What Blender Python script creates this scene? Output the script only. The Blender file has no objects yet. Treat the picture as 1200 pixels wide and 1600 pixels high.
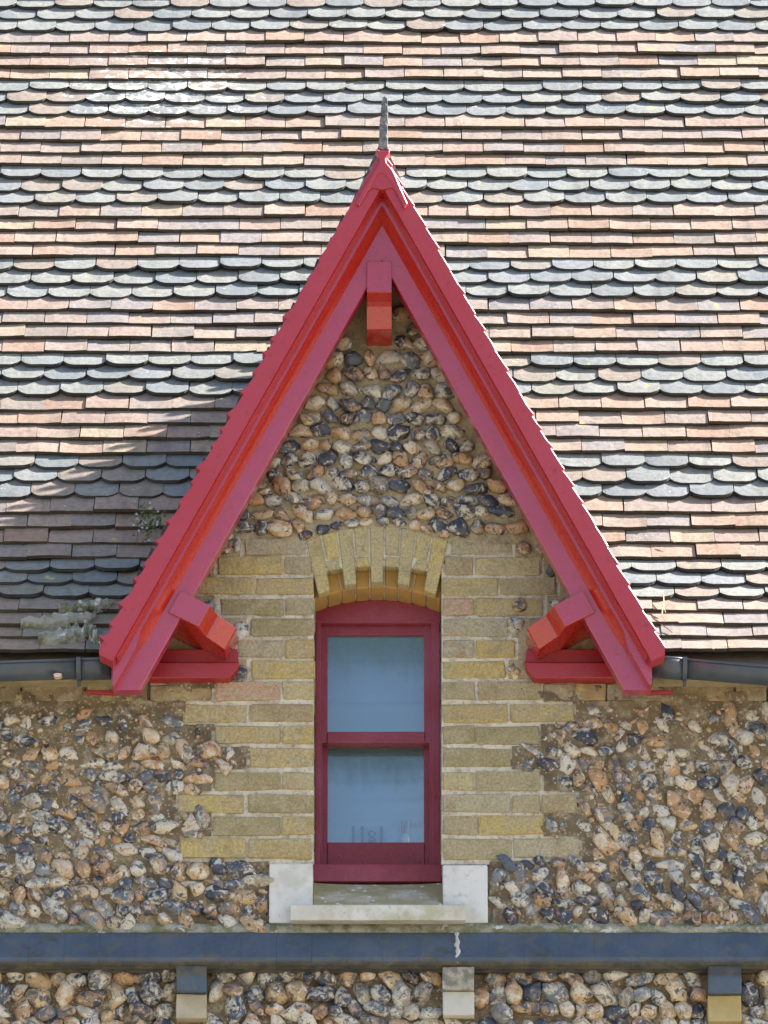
import bpy, bmesh, math, random
from mathutils import Vector, Matrix, noise

random.seed(7)
RAD = math.radians
scene = bpy.context.scene
COL = scene.collection

# ------------------------------------------------------------------ camera, light, exposure
PITCH = RAD(21.0)
DIST = 21.5
FPX = 9024.0                        # focal length in pixels of the 1200 x 1600 photograph
CAM = Vector((0.0, -DIST * math.cos(PITCH), 1.6))
cam_data = bpy.data.cameras.new('camera')
cam = bpy.data.objects.new('camera', cam_data)
COL.objects.link(cam)
cam.location = CAM
cam.rotation_euler = (math.pi / 2 + PITCH, 0, 0)
cam_data.sensor_fit = 'VERTICAL'
cam_data.sensor_height = 24.0
cam_data.sensor_width = 18.0
cam_data.lens = FPX / 1600.0 * 24.0
cam_data.clip_start = 0.5
cam_data.clip_end = 2000
scene.camera = cam

SUN_DIR = Vector((1.117, 0.24, 1.0)).normalized()
SUN_EL = math.asin(SUN_DIR.z)
sun_data = bpy.data.lights.new('sun', 'SUN')
sun_data.energy = 5.0
sun_data.angle = RAD(0.45)
sun_data.color = (1.0, 0.945, 0.885)
sun = bpy.data.objects.new('sun', sun_data)
COL.objects.link(sun)
sun.rotation_euler = SUN_DIR.to_track_quat('Z', 'Y').to_euler()
sun.location = (8, 0, 20)

world = bpy.data.worlds.new('World')
scene.world = world
world.use_nodes = True
wn = world.node_tree.nodes
wl = world.node_tree.links
wn.clear()
sky = wn.new('ShaderNodeTexSky')
sky.sky_type = 'NISHITA'
sky.sun_disc = False
sky.sun_elevation = SUN_EL
sky.sun_rotation = math.atan2(SUN_DIR.x, SUN_DIR.y)
sky.air_density = 1.0
sky.dust_density = 3.0
sky.ozone_density = 1.0
bg = wn.new('ShaderNodeBackground')
bg.inputs['Strength'].default_value = 0.075
wo = wn.new('ShaderNodeOutputWorld')
wl.new(sky.outputs[0], bg.inputs['Color'])
wl.new(bg.outputs[0], wo.inputs['Surface'])
vs = scene.view_settings
vs.view_transform = 'Standard'
vs.look = 'None'
vs.exposure = 2.2
vs.gamma = 1.0
vs.use_curve_mapping = False

# ------------------------------------------------------------------ helpers
def at(px, py, Y):
    """the point of the plane y = Y seen at photograph pixel (px, py)"""
    r = (px - 600) / FPX
    u = (800 - py) / FPX
    dy = math.cos(PITCH) - u * math.sin(PITCH)
    dz = math.sin(PITCH) + u * math.cos(PITCH)
    t = (Y - CAM.y) / dy
    return Vector((r * t, Y, CAM.z + dz * t))

def link(o, parent=None):
    COL.objects.link(o)
    if parent is not None:
        o.parent = parent
    return o

def tag(o, label=None, cat=None, group=None, kind=None):
    if label: o['label'] = label
    if cat: o['category'] = cat
    if group: o['group'] = group
    if kind: o['kind'] = kind
    return o

def thing(name, loc, label, cat, group=None, kind=None):
    o = bpy.data.objects.new(name, None)
    o.location = loc
    o.empty_display_size = 0.1
    COL.objects.link(o)
    return tag(o, label, cat, group, kind)

def finish(name, bm, material, parent=None, smooth=False, recalc=True):
    """a mesh given in world coordinates becomes one object (its origin at its middle) under parent"""
    if recalc:
        bmesh.ops.recalc_face_normals(bm, faces=bm.faces)
    n = max(1, len(bm.verts))
    c = Vector((0, 0, 0))
    for v in bm.verts:
        c += v.co
    c /= n
    for v in bm.verts:
        v.co -= c
    me = bpy.data.meshes.new(name)
    bm.to_mesh(me)
    bm.free()
    if smooth:
        for p in me.polygons:
            p.use_smooth = True
    if material is not None:
        me.materials.append(material)
    o = bpy.data.objects.new(name, me)
    COL.objects.link(o)
    if parent is not None:
        o.parent = parent
        o.location = c - parent.location
    else:
        o.location = c
    return o

def add_box(bm, lo, hi, bevel=0.0, seg=1):
    sub = bmesh.new()
    bmesh.ops.create_cube(sub, size=1.0)
    for v in sub.verts:
        v.co = Vector([(lo[i] + hi[i]) / 2 + v.co[i] * (hi[i] - lo[i]) for i in range(3)])
    if bevel > 0:
        bmesh.ops.bevel(sub, geom=sub.edges[:], offset=bevel, segments=seg, affect='EDGES', profile=0.6)
    merge(bm, sub)

def merge(bm, sub):
    me = bpy.data.meshes.new('tmp')
    sub.to_mesh(me)
    sub.free()
    bm.from_mesh(me)
    bpy.data.meshes.remove(me)

def add_prism(bm, front, offset, bevel=0.0):
    """closed outline 'front' (3D points) extruded by vector 'offset'"""
    sub = bmesh.new()
    a = [sub.verts.new(p) for p in front]
    b = [sub.verts.new(Vector(p) + offset) for p in front]
    sub.faces.new(a)
    sub.faces.new(b[::-1])
    n = len(a)
    for i in range(n):
        sub.faces.new((a[i], a[(i + 1) % n], b[(i + 1) % n], b[i]))
    bmesh.ops.recalc_face_normals(sub, faces=sub.faces)
    if bevel > 0:
        bmesh.ops.bevel(sub, geom=sub.edges[:], offset=bevel, segments=1, affect='EDGES')
    merge(bm, sub)

def add_sweep(bm, rings, closed=True):
    """rings: lists of points, same count; caps both ends"""
    sub = bmesh.new()
    vr = [[sub.verts.new(p) for p in r] for r in rings]
    n = len(vr[0])
    for i in range(len(vr) - 1):
        for j in range(n if closed else n - 1):
            k = (j + 1) % n
            sub.faces.new((vr[i][j], vr[i][k], vr[i + 1][k], vr[i + 1][j]))
    if closed:
        sub.faces.new(vr[0][::-1])
        sub.faces.new(vr[-1])
    merge(bm, sub)

def add_tube(bm, pts, r, n=6):
    rings = []
    for i, p in enumerate(pts):
        p = Vector(p)
        d = (Vector(pts[min(i + 1, len(pts) - 1)]) - Vector(pts[max(i - 1, 0)])).normalized()
        s = d.orthogonal().normalized()
        t = d.cross(s)
        rr = r[i] if isinstance(r, (list, tuple)) else r
        rings.append([p + (s * math.cos(2 * math.pi * k / n) + t * math.sin(2 * math.pi * k / n)) * rr for k in range(n)])
    add_sweep(bm, rings)

def add_lathe(bm, base, prof, n=16):
    rings = [[Vector((base[0] + r * math.cos(2 * math.pi * k / n), base[1] + r * math.sin(2 * math.pi * k / n), base[2] + z)) for k in range(n)] for r, z in prof]
    add_sweep(bm, rings)

def clip(bm, co, no):
    r = bmesh.ops.bisect_plane(bm, geom=bm.verts[:] + bm.edges[:] + bm.faces[:], plane_co=co, plane_no=no, clear_outer=True)
    ed = [g for g in r['geom_cut'] if isinstance(g, bmesh.types.BMEdge)]
    if ed:
        bmesh.ops.holes_fill(bm, edges=ed)

# ------------------------------------------------------------------ materials
class M:
    def __init__(self, name, rough=0.7):
        self.m = bpy.data.materials.new(name)
        self.m.use_nodes = True
        self.nt = self.m.node_tree
        self.b = self.nt.nodes['Principled BSDF']
        self.b.inputs['Roughness'].default_value = rough
        self.geo = self.nt.nodes.new('ShaderNodeNewGeometry')
        self.pos = self.geo.outputs['Position']
        self.oi = self.nt.nodes.new('ShaderNodeObjectInfo')
        self.h = None
    def n(self, t): return self.nt.nodes.new(t)
    def set(self, sock, v):
        if hasattr(v, 'is_linked') or hasattr(v, 'links'):
            self.nt.links.new(v, sock)
        else:
            if isinstance(v, (tuple, list)) and len(v) == 3 and sock.type == 'RGBA':
                v = (*v, 1)
            sock.default_value = v
    def math(self, op, a, b=0.5, clamp=False):
        x = self.n('ShaderNodeMath'); x.operation = op; x.use_clamp = clamp
        self.set(x.inputs[0], a); self.set(x.inputs[1], b)
        return x.outputs[0]
    def vmath(self, op, a, b):
        x = self.n('ShaderNodeVectorMath'); x.operation = op
        self.set(x.inputs[0], a); self.set(x.inputs[1], b)
        return x.outputs[0]
    def noise(self, scale, detail=3, rough=0.55, vec=None, dist=0.0):
        x = self.n('ShaderNodeTexNoise')
        self.set(x.inputs['Vector'], vec if vec is not None else self.pos)
        x.inputs['Scale'].default_value = scale
        x.inputs['Detail'].default_value = detail
        x.inputs['Roughness'].default_value = rough
        x.inputs['Distortion'].default_value = dist
        return x.outputs['Fac']
    def voro(self, scale, vec=None, out='Distance'):
        x = self.n('ShaderNodeTexVoronoi')
        self.set(x.inputs['Vector'], vec if vec is not None else self.pos)
        x.inputs['Scale'].default_value = scale
        return x.outputs[out]
    def ramp(self, fac, stops, const=False):
        x = self.n('ShaderNodeValToRGB')
        if const: x.color_ramp.interpolation = 'CONSTANT'
        e = x.color_ramp.elements
        e[0].position = stops[0][0]; e[1].position = stops[-1][0]
        cs = [(p, (c, c, c) if isinstance(c, (int, float)) else c) for p, c in stops]
        e[0].color = (*cs[0][1], 1); e[1].color = (*cs[-1][1], 1)
        for p, c in cs[1:-1]:
            k = e.new(p); k.color = (*c, 1)
        self.set(x.inputs[0], fac)
        return x.outputs[0]
    def step(self, fac, lo, hi):
        x = self.n('ShaderNodeMapRange'); x.interpolation_type = 'SMOOTHSTEP'
        self.set(x.inputs['Value'], fac)
        self.set(x.inputs['From Min'], lo); self.set(x.inputs['From Max'], hi)
        return x.outputs[0]
    def mix(self, f, a, b, mode='MIX'):
        x = self.n('ShaderNodeMix'); x.data_type = 'RGBA'; x.blend_type = mode
        self.set(x.inputs[0], f); self.set(x.inputs[6], a); self.set(x.inputs[7], b)
        return x.outputs[2]
    def color(self, c): self.set(self.b.inputs['Base Color'], c)
    def rough(self, r): self.set(self.b.inputs['Roughness'], r)
    def bump(self, height, dist, strength=1.0):
        x = self.n('ShaderNodeBump')
        x.inputs['Strength'].default_value = strength
        x.inputs['Distance'].default_value = dist
        self.set(x.inputs['Height'], height)
        if self.h is not None:
            self.nt.links.new(self.h, x.inputs['Normal'])
        self.h = x.outputs[0]
        self.nt.links.new(self.h, self.b.inputs['Normal'])
    def rand(self, mul=1.0):
        """a number per piece, alike for single objects and joined ones"""
        a = self.math('ADD', self.oi.outputs['Random'], self.geo.outputs['Random Per Island'])
        return self.math('FRACT', self.math('MULTIPLY', a, mul))

def tile_material(name, scallop):
    k = M(name, 0.8)
    r = k.rand(5.37)
    if scallop:
        base = k.ramp(r, [(0, (.18, .20, .197)), (.18, (.205, .218, .207)), (.38, (.155, .177, .188)), (.55, (.22, .227, .207)), (.68, (.185, .20, .21)), (.78, (.145, .165, .173)), (.86, (.23, .185, .148)), (.94, (.22, .20, .165))], True)
    else:
        base = k.ramp(r, [(0, (.275, .195, .155)), (.16, (.31, .21, .15)), (.32, (.255, .20, .17)), (.47, (.31, .23, .18)), (.60, (.225, .19, .175)), (.72, (.28, .175, .12)), (.82, (.215, .19, .185)), (.90, (.31, .25, .17)), (.96, (.20, .165, .14))], True)
    col = k.mix(k.math('MULTIPLY', k.step(k.noise(5, 4), .42, .68), .45), base, (.28, .235, .18) if not scallop else (.23, .23, .20))
    col = k.mix(k.step(k.noise(45, 4, .65), .35, .75), col, k.mix(.5, col, (.075, .07, .065)))
    run = k.n('ShaderNodeVectorMath'); run.operation = 'MULTIPLY'; k.set(run.inputs[0], k.pos); run.inputs[1].default_value = (9, 1.5, 1.5)
    col = k.mix(k.math('MULTIPLY', k.step(k.noise(2.2, 5, .65, run.outputs[0]), .50, .72), .55), col, k.mix(.6, col, (.06, .055, .05)))
    # lichen: heavy in one patch high on the left, a scatter elsewhere
    pc = at(250, 55, 1.95)
    d = k.vmath('DISTANCE', k.pos, (pc.x, pc.y, pc.z))
    x = k.n('ShaderNodeVectorMath'); x.operation = 'DISTANCE'
    k.set(x.inputs[0], k.pos); k.set(x.inputs[1], (pc.x, 1.95, pc.z))
    patch = k.step(x.outputs['Value'], 0.75, 0.05)
    sep = k.n('ShaderNodeSeparateXYZ'); k.set(sep.inputs[0], k.pos)
    high = k.step(sep.outputs['Z'], at(600, 330, 1.2).z, at(600, 20, 2.0).z)
    ln = k.noise(24, 5, .62)
    thr = k.math('SUBTRACT', .74, k.math('ADD', k.math('MULTIPLY', patch, .27), k.math('MULTIPLY', high, .07)))
    lich = k.step(ln, thr, k.math('ADD', thr, .06))
    col = k.mix(k.math('MULTIPLY', lich, .9), col, (.52, .52, .46))
    # green film in the damp lower left, yellow lichen specks
    low = k.step(sep.outputs['Z'], at(600, 760, .3).z, at(600, 1000, -.1).z)
    damp = k.math('MULTIPLY', k.math('MULTIPLY', low, k.step(sep.outputs['X'], -.7, -1.0)), k.step(k.noise(9, 4), .35, .65))
    col = k.mix(k.math('MULTIPLY', damp, .6), col, (.13, .155, .10))
    yel = k.step(k.noise(13, 3, .6, k.vmath('ADD', k.pos, (9, 3, 1))), .70, .75)
    col = k.mix(k.math('MULTIPLY', yel, .75), col, (.48, .38, .10))
    specks = k.math('MULTIPLY', k.step(k.voro(55), .16, .10), k.step(k.noise(7, 2), .56, .62))
    col = k.mix(k.math('MULTIPLY', specks, .8), col, (.62, .62, .56))
    k.color(col)
    k.bump(k.noise(160, 4, .6), .0025, .5)
    k.bump(k.noise(30, 3), .004, .5)
    return k.m

def brick_material(name, dirty=0.0, clean=False):
    k = M(name, 0.9)
    r = k.rand(3.91)
    base = k.ramp(r, [(0, (.45, .35, .15)), (.13, (.36, .31, .18)), (.26, (.50, .375, .12)), (.38, (.42, .375, .26)), (.50, (.29, .24, .11)), (.60, (.49, .41, .21)), (.70, (.38, .34, .26)), (.79, (.43, .325, .135)), (.86, (.33, .25, .13)), (.93, (.49, .30, .21))], True)
    if clean:
        base = k.ramp(r, [(0, (.52, .43, .18)), (.3, (.49, .42, .21)), (.55, (.56, .45, .16)), (.8, (.48, .425, .22))], True)
    off = k.n('ShaderNodeCombineXYZ'); k.set(off.inputs[0], k.math('MULTIPLY', r, 17.0)); k.set(off.inputs[2], k.math('MULTIPLY', r, 9.0))
    p = k.vmath('ADD', k.pos, off.outputs[0])
    col = k.mix(k.math('MULTIPLY', k.step(k.noise(11, 3, .5, p, .6), .44, .66), .75), base, (.40, .345, .215))
    col = k.mix(k.math('MULTIPLY', k.step(k.noise(8, 2, .5, k.vmath('ADD', p, (3, 1, 5)), .5), .58, .70), .15 if clean else .55), col, (.46, .29, .20))
    col = k.mix(k.math('MULTIPLY', k.step(k.noise(14, 4, .6, k.vmath('ADD', p, (7, 1, 2))), .52, .70), .55), col, (.19, .165, .075))
    col = k.mix(k.math('MULTIPLY', k.step(k.noise(90, 3, .6), .64, .70), .85), col, (.07, .06, .035))
    col = k.mix(k.math('MULTIPLY', k.step(k.noise(26, 5, .75, k.vmath('ADD', p, (2, 9, 4))), .55, .70), .5), col, (.13, .115, .06))
    col = k.mix(k.step(k.noise(110, 4, .75), .32, .70), k.mix(.5, col, (.15, .12, .06)), k.mix(.2, col, (.62, .58, .44)))
    col = k.mix(k.math('MULTIPLY', k.step(k.noise(40, 4, .7, p), .58, .72), .35), col, (.55, .51, .40))
    if dirty:
        col = k.mix(k.math('MULTIPLY', k.step(k.noise(13, 4), .38, .62), dirty), col, (.17, .115, .065))
        col = k.mix(k.math('MULTIPLY', k.step(k.noise(7, 3), .50, .62), .6), col, (.34, .23, .12))
    k.color(col)
    k.bump(k.noise(40, 5, .66), .008, .8)
    k.bump(k.noise(220, 3, .6), .0015, .6)
    k.bump(k.step(k.noise(75, 3, .6), .66, .72), -.003, .6)
    return k.m

def flint_material(name, bias):
    k = M(name, 0.42)
    r1 = k.rand(1.0); r2 = k.rand(7.31); r3 = k.rand(13.7)
    pal_blue = [(0, (.022, .034, .062)), (.24, (.08, .105, .145)), (.42, (.20, .23, .255)), (.55, (.46, .455, .42)), (.66, (.035, .05, .085)), (.82, (.40, .24, .12)), (.90, (.33, .30, .23))]
    pal_mix = [(0, (.03, .042, .068)), (.16, (.11, .135, .165)), (.28, (.52, .49, .41)), (.40, (.43, .255, .12)), (.54, (.40, .285, .15)), (.66, (.52, .41, .26)), (.77, (.23, .235, .235)), (.86, (.45, .29, .15))]
    pal_warm = [(0, (.44, .255, .12)), (.18, (.52, .39, .22)), (.34, (.37, .33, .265)), (.46, (.47, .31, .165)), (.60, (.54, .48, .37)), (.72, (.12, .14, .165)), (.82, (.46, .32, .18)), (.92, (.03, .042, .068))]
    pal = {'blue': pal_blue, 'mix': pal_mix, 'warm': pal_warm}[bias]
    a = k.ramp(r1, pal, True)
    b = k.ramp(r2, [(0, (.62, .58, .48)), (.28, (.11, .12, .14)), (.5, (.40, .25, .13)), (.72, (.55, .51, .43)), (.88, (.05, .055, .075))], True)
    off = k.n('ShaderNodeCombineXYZ'); k.set(off.inputs[0], k.math('MULTIPLY', r3, 31.0)); k.set(off.inputs[1], k.math('MULTIPLY', r1, 11.0))
    p = k.vmath('ADD', k.pos, off.outputs[0])
    col = k.mix(k.math('MULTIPLY', k.step(k.noise(17, 5, .66, p, 1.2), .44, .60), .9), a, b)
    col = k.mix(k.math('MULTIPLY', k.step(k.noise(22, 4, .6, k.vmath('ADD', p, (4, 8, 1)), 1.6), .54, .64), .9), col, (.58, .55, .47))
    col = k.mix(k.math('MULTIPLY', k.step(k.noise(27, 3, .55, k.vmath('ADD', p, (1, 2, 9)), 1.8), .56, .64), .9), col, (.035, .042, .065))
    col = k.mix(k.math('MULTIPLY', k.step(k.noise(30, 3, .6, k.vmath('ADD', p, (6, 3, 4)), 1.0), .60, .67), .75), col, (.42, .235, .11))
    col = k.mix(k.step(k.noise(120, 3, .65), .42, .8), col, k.mix(.5, col, (.09, .08, .07)))
    k.color(col)
    k.rough(k.math('ADD', .28, k.math('MULTIPLY', k.noise(60, 2), .4)))
    k.bump(k.noise(60, 4, .6, p), .006, .6)
    k.bump(k.voro(45, p), .004, .35)
    return k.m

def mortar_material(name, c0, c1, c2, specks=True):
    k = M(name, 0.95)
    col = k.mix(k.step(k.noise(6, 4), .35, .65), c0, c1)
    col = k.mix(k.math('MULTIPLY', k.step(k.noise(19, 4, .65), .48, .68), .8), col, c2)
    col = k.mix(k.math('MULTIPLY', k.step(k.noise(80, 4, .7), .48, .70), .5), col, (.09, .075, .05))
    if specks:
        rc = k.ramp(k.voro(70, None, 'Color'), [(0, (.45, .38, .26)), (.35, (.42, .23, .10)), (.6, (.12, .12, .13)), (.8, (.52, .48, .40))], True)
        col = k.mix(k.math('MULTIPLY', k.step(k.voro(70), .34, .22), .75), col, rc)
    k.color(col)
    k.bump(k.noise(35, 5, .7), .012, .7)
    k.bump(k.noise(170, 4, .7), .003, .8)
    return k.m

def paint_material(name, base, fade, rough=0.3, wear=0.0, under=(.12, .03, .02), rough_bump=.0008, streak=False):
    k = M(name, rough)
    col = k.mix(k.math('MULTIPLY', k.step(k.noise(2.2, 4), .35, .65), .5), base, fade)
    col = k.mix(k.math('MULTIPLY', k.step(k.noise(60, 4, .7), .55, .75), .35), col, fade)
    if wear:
        col = k.mix(k.math('MULTIPLY', k.step(k.noise(26, 5, .75), .58, .68), wear), col, under)
    k.color(col)
    k.rough(k.math('ADD', rough - .08, k.math('MULTIPLY', k.noise(18, 4), .22)))
    pits = k.math('MULTIPLY', k.step(k.voro(140), .30, .16), k.step(k.noise(30, 3, .7), .45, .62))
    if rough_bump > .001: k.set(k.b.inputs['Base Color'], k.mix(k.math('MULTIPLY', pits, .55), col, under))
    k.bump(pits, -.002, .8)
    k.bump(k.noise(9, 2), .002, .3)
    gr = k.n('ShaderNodeVectorMath'); gr.operation = 'MULTIPLY'; k.set(gr.inputs[0], k.pos); gr.inputs[1].default_value = (60, 60, 22)
    k.bump(k.noise(1.5, 4, .7, gr.outputs[0]), .0016, .55)
    k.bump(k.noise(120, 4, .65), rough_bump, .5)
    return k.m

def plain_material(name, c0, c1, rough=0.6, scale=12, bump=.002):
    k = M(name, rough)
    col = k.mix(k.step(k.noise(scale, 5, .6), .35, .7), c0, c1)
    k.color(col)
    k.bump(k.noise(scale * 8, 4, .6), bump, .6)
    return k.m

MAT = {}
MAT['plain_tile'] = tile_material('red_clay_tile', False)
MAT['scallop_tile'] = tile_material('grey_clay_tile', True)
MAT['brick'] = brick_material('yellow_stock_brick')
MAT['eaves_brick'] = brick_material('dirty_eaves_brick', .65)
MAT['arch_brick'] = brick_material('yellow_arch_brick', 0, True)
MAT['arch_stained'] = plain_material('rust_stained_brick', (.46, .27, .07), (.34, .22, .085), .9, 9, .005)
MAT['flint_mix'] = flint_material('flint_mixed', 'mix')
MAT['flint_blue'] = flint_material('flint_blue', 'blue')
MAT['flint_warm'] = flint_material('flint_warm', 'warm')
MAT['lime'] = mortar_material('lime_joint', (.58, .53, .43), (.66, .62, .52), (.38, .33, .25), False)
MAT['mortar'] = mortar_material('brown_mortar', (.125, .092, .055), (.21, .16, .095), (.44, .38, .27))
MAT['mortar_gable'] = mortar_material('tan_mortar', (.35, .29, .18), (.42, .35, .225), (.25, .20, .12), False)
MAT['red'] = paint_material('faded_skylit_red_paint', (.36, .020, .046), (.37, .045, .115), .30, .35, (.20, .012, .018), .0012)  # faded fronts, with the pink of reflected sky also put into the colour
MAT['red_rough'] = paint_material('faded_skylit_red_on_cement', (.37, .020, .034), (.38, .036, .064), .38, .55, (.20, .012, .018), rough_bump=.0035)  # same for the verge: fading and sky pink in one colour
MAT['red_bounce'] = paint_material('bounce_lit_red_paint', (.38, .015, .009), (.40, .022, .011), .24)  # same red, warm ground bounce on the undersides put into the colour
for q_ in ('red', 'red_rough', 'red_bounce'):
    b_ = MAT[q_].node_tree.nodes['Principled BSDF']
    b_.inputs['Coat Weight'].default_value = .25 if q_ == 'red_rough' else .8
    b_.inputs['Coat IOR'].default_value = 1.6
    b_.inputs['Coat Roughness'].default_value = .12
MAT['red_shaded'] = paint_material('shaded_red_paint', (.30, .016, .022), (.34, .032, .045), .30, .3, (.16, .01, .012))  # same red under the overhang, its lack of sky light painted in
MAT['plum'] = paint_material('weathered_plum_paint', (.215, .018, .036), (.33, .10, .18), .42, .55, (.30, .022, .022), .002)
MAT['tile_edge'] = plain_material('shaded_dirty_tile_end', (.045, .038, .028), (.085, .065, .042), .95, 9, .003)  # dirty butts, the shade under each tail also put into the colour
MAT['scallop_edge'] = plain_material('shaded_dirty_grey_tile_end', (.032, .036, .04), (.06, .062, .056), .95, 9, .003)  # grey butts: dirt and tail shade painted in together
k = M('blue_masonry_paint', .45)
col = k.mix(k.step(k.noise(7, 5, .6), .35, .7), (.046, .073, .110), (.068, .098, .138))
col = k.mix(k.math('MULTIPLY', k.step(k.noise(16, 5, .7), .50, .66), .7), col, (.10, .10, .09))
col = k.mix(k.math('MULTIPLY', k.step(k.noise(9, 5, .7, k.vmath('ADD', k.pos, (3, 3, 3))), .55, .66), .6), col, (.045, .048, .03))
MAT['blue'] = k.m
sep = k.n('ShaderNodeSeparateXYZ'); k.set(sep.inputs[0], k.pos)
zl = at(600, 1499, -.088).z
grime = k.math('MULTIPLY', k.step(k.math('ADD', sep.outputs[2], k.math('MULTIPLY', k.noise(20, 4, .7), .02)), zl + .014, zl - .004), k.step(sep.outputs[2], zl - .07, zl - .05))
col = k.mix(k.math('MULTIPLY', grime, .85), col, k.mix(k.step(k.noise(18, 5, .7), .4, .65), (.035, .033, .026), (.085, .075, .05)))
k.color(col); k.bump(k.noise(60, 4, .6), .004, .7)
MAT['black_plastic'] = plain_material('black_gutter_plastic', (.045, .064, .085), (.075, .095, .115), .3, 9, .0005)
MAT['fascia'] = plain_material('bare_fascia_board', (.25, .20, .115), (.33, .28, .175), .8, 14)
MAT['board'] = plain_material('roof_boarding', (.10, .085, .065), (.14, .12, .09), .9, 10)
MAT['blind'] = plain_material('pale_blue_blind', (.50, .72, .90), (.55, .76, .92), .9, 6, .001)
MAT['inside'] = plain_material('room_wall', (.3, .3, .3), (.34, .34, .33), .9, 5)
MAT['white'] = plain_material('white_china', (.75, .78, .78), (.8, .8, .8), .3, 20, .0005)
MAT['pink'] = plain_material('pink_china', (.62, .44, .38), (.7, .5, .42), .4, 20, .0005)
MAT['ornament'] = plain_material('blue_grey_wood', (.13, .21, .30), (.17, .25, .34), .7, 20, .0005)
MAT['leaf'] = plain_material('weed_leaf', (.09, .17, .045), (.14, .23, .07), .6, 30, .001)
MAT['petal'] = plain_material('weed_petal', (.42, .36, .62), (.6, .55, .75), .7, 40, .0005)
MAT['straw'] = plain_material('dry_straw', (.46, .34, .16), (.55, .44, .24), .8, 30, .0005)
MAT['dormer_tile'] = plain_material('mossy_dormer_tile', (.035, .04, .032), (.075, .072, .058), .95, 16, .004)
MAT['dark_stone'] = plain_material('weathered_ridge_clay', (.06, .07, .075), (.24, .25, .25), .8, 30, .005)

k = M('white_stone', .85)
col = k.mix(k.step(k.noise(5, 4), .4, .7), (.62, .63, .62), (.54, .55, .53))
col = k.mix(k.math('MULTIPLY', k.step(k.noise(40, 4, .7), .56, .72), .5), col, (.33, .33, .30))
col = k.mix(k.math('MULTIPLY', k.step(k.noise(5, 5, .7, k.vmath('ADD', k.pos, (1, 7, 3))), .50, .66), .5), col, (.40, .39, .31))
k.color(col); k.bump(k.noise(60, 4, .6), .002, .5); k.bump(k.noise(260, 3), .001, .5)
MAT['white_stone'] = k.m
k = M('mossy_sill_stone', .88)
col = k.mix(k.step(k.noise(9, 4), .4, .65), (.56, .56, .52), (.46, .45, .37))
sep = k.n('ShaderNodeSeparateXYZ'); k.set(sep.inputs[0], k.geo.outputs['Normal'])
sz = k.n('ShaderNodeSeparateXYZ'); k.set(sz.inputs[0], k.pos)
algae = k.math('MULTIPLY', k.step(k.noise(6, 5, .65), .28, .54), .9)
col = k.mix(algae, col, (.31, .265, .115))
col = k.mix(k.math('MULTIPLY', k.step(k.noise(70, 4, .7), .56, .7), .5), col, (.16, .16, .12))
drop = k.math('MULTIPLY', k.step(k.voro(26), .24, .17), k.step(k.noise(7, 2, .5, k.vmath('ADD', k.pos, (2, 5, 1))), .48, .56))
col = k.mix(k.math('MULTIPLY', drop, .9), col, (.74, .76, .76))
k.color(col); k.bump(k.noise(80, 4, .65), .004, .7)
MAT['mossy_stone'] = k.m
k = M('pale_sill_stone', .88)
col = k.mix(k.step(k.noise(9, 4), .4, .65), (.58, .585, .56), (.50, .50, .45))
col = k.mix(k.math('MULTIPLY', k.step(k.noise(7, 5, .65), .50, .66), .6), col, (.36, .33, .18))
col = k.mix(k.math('MULTIPLY', k.step(k.noise(70, 4, .7), .56, .7), .45), col, (.22, .22, .17))
k.color(col); k.bump(k.noise(80, 4, .65), .003, .7)
MAT['sill_stone'] = k.m
k = M('old_stone', .9)
col = k.mix(k.step(k.noise(14, 5, .65), .42, .6), (.17, .17, .14), (.38, .36, .29))
col = k.mix(k.math('MULTIPLY', k.step(k.noise(22, 4), .55, .65), .8), col, (.52, .52, .48))
k.color(col); k.bump(k.noise(60, 5, .7), .008, .7)
MAT['old_stone'] = k.m
MAT['buff_block'] = plain_material('buff_block', (.34, .29, .20), (.43, .38, .29), .9, 12, .004)
MAT['yellow_block'] = plain_material('yellow_block', (.38, .29, .12), (.43, .35, .18), .9, 12, .004)
MAT['pale_block'] = plain_material('pale_block', (.50, .50, .46), (.40, .39, .34), .9, 10, .004)
k = M('cement_and_moss', .95)
col = k.mix(k.step(k.noise(16, 5, .65), .42, .6), (.36, .35, .29), (.17, .18, .10))
col = k.mix(k.step(k.noise(24, 4, .6, k.vmath('ADD', k.pos, (4, 4, 1))), .58, .66), col, (.60, .62, .60))
k.color(col); k.bump(k.noise(60, 5, .7), .012, .9)
MAT['cement'] = k.m
k = M('ground_gravel', .95)
k.color(k.mix(k.step(k.noise(.4, 6), .35, .65), (.165, .145, .105), (.21, .185, .135)))
MAT['ground'] = k.m

# window glass: clear, with a mottled blue-green film, denser towards the top
k = M('window_glass', .03)
k.b.inputs['Base Color'].default_value = (.8, .9, 1, 1)
tr = k.n('ShaderNodeBsdfTransparent'); tr.inputs[0].default_value = (.86, .93, .98, 1)
gl = k.n('ShaderNodeBsdfGlossy'); gl.inputs['Roughness'].default_value = .02
fr = k.n('ShaderNodeFresnel'); fr.inputs['IOR'].default_value = 2.1
mx = k.n('ShaderNodeMixShader')
k.nt.links.new(fr.outputs[0], mx.inputs[0]); k.nt.links.new(tr.outputs[0], mx.inputs[1]); k.nt.links.new(gl.outputs[0], mx.inputs[2])
film = k.n('ShaderNodeBsdfDiffuse'); film.inputs['Color'].default_value = (.13, .23, .25, 1)
tc = k.n('ShaderNodeTexCoord'); sg = k.n('ShaderNodeSeparateXYZ'); k.nt.links.new(tc.outputs['Generated'], sg.inputs[0])
streak = k.n('ShaderNodeCombineXYZ'); sp = k.n('ShaderNodeSeparateXYZ'); k.nt.links.new(k.pos, sp.inputs[0])
k.set(streak.inputs[0], k.math('MULTIPLY', sp.outputs[0], 2.0)); k.set(streak.inputs[2], k.math('MULTIPLY', sp.outputs[2], .7))
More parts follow.
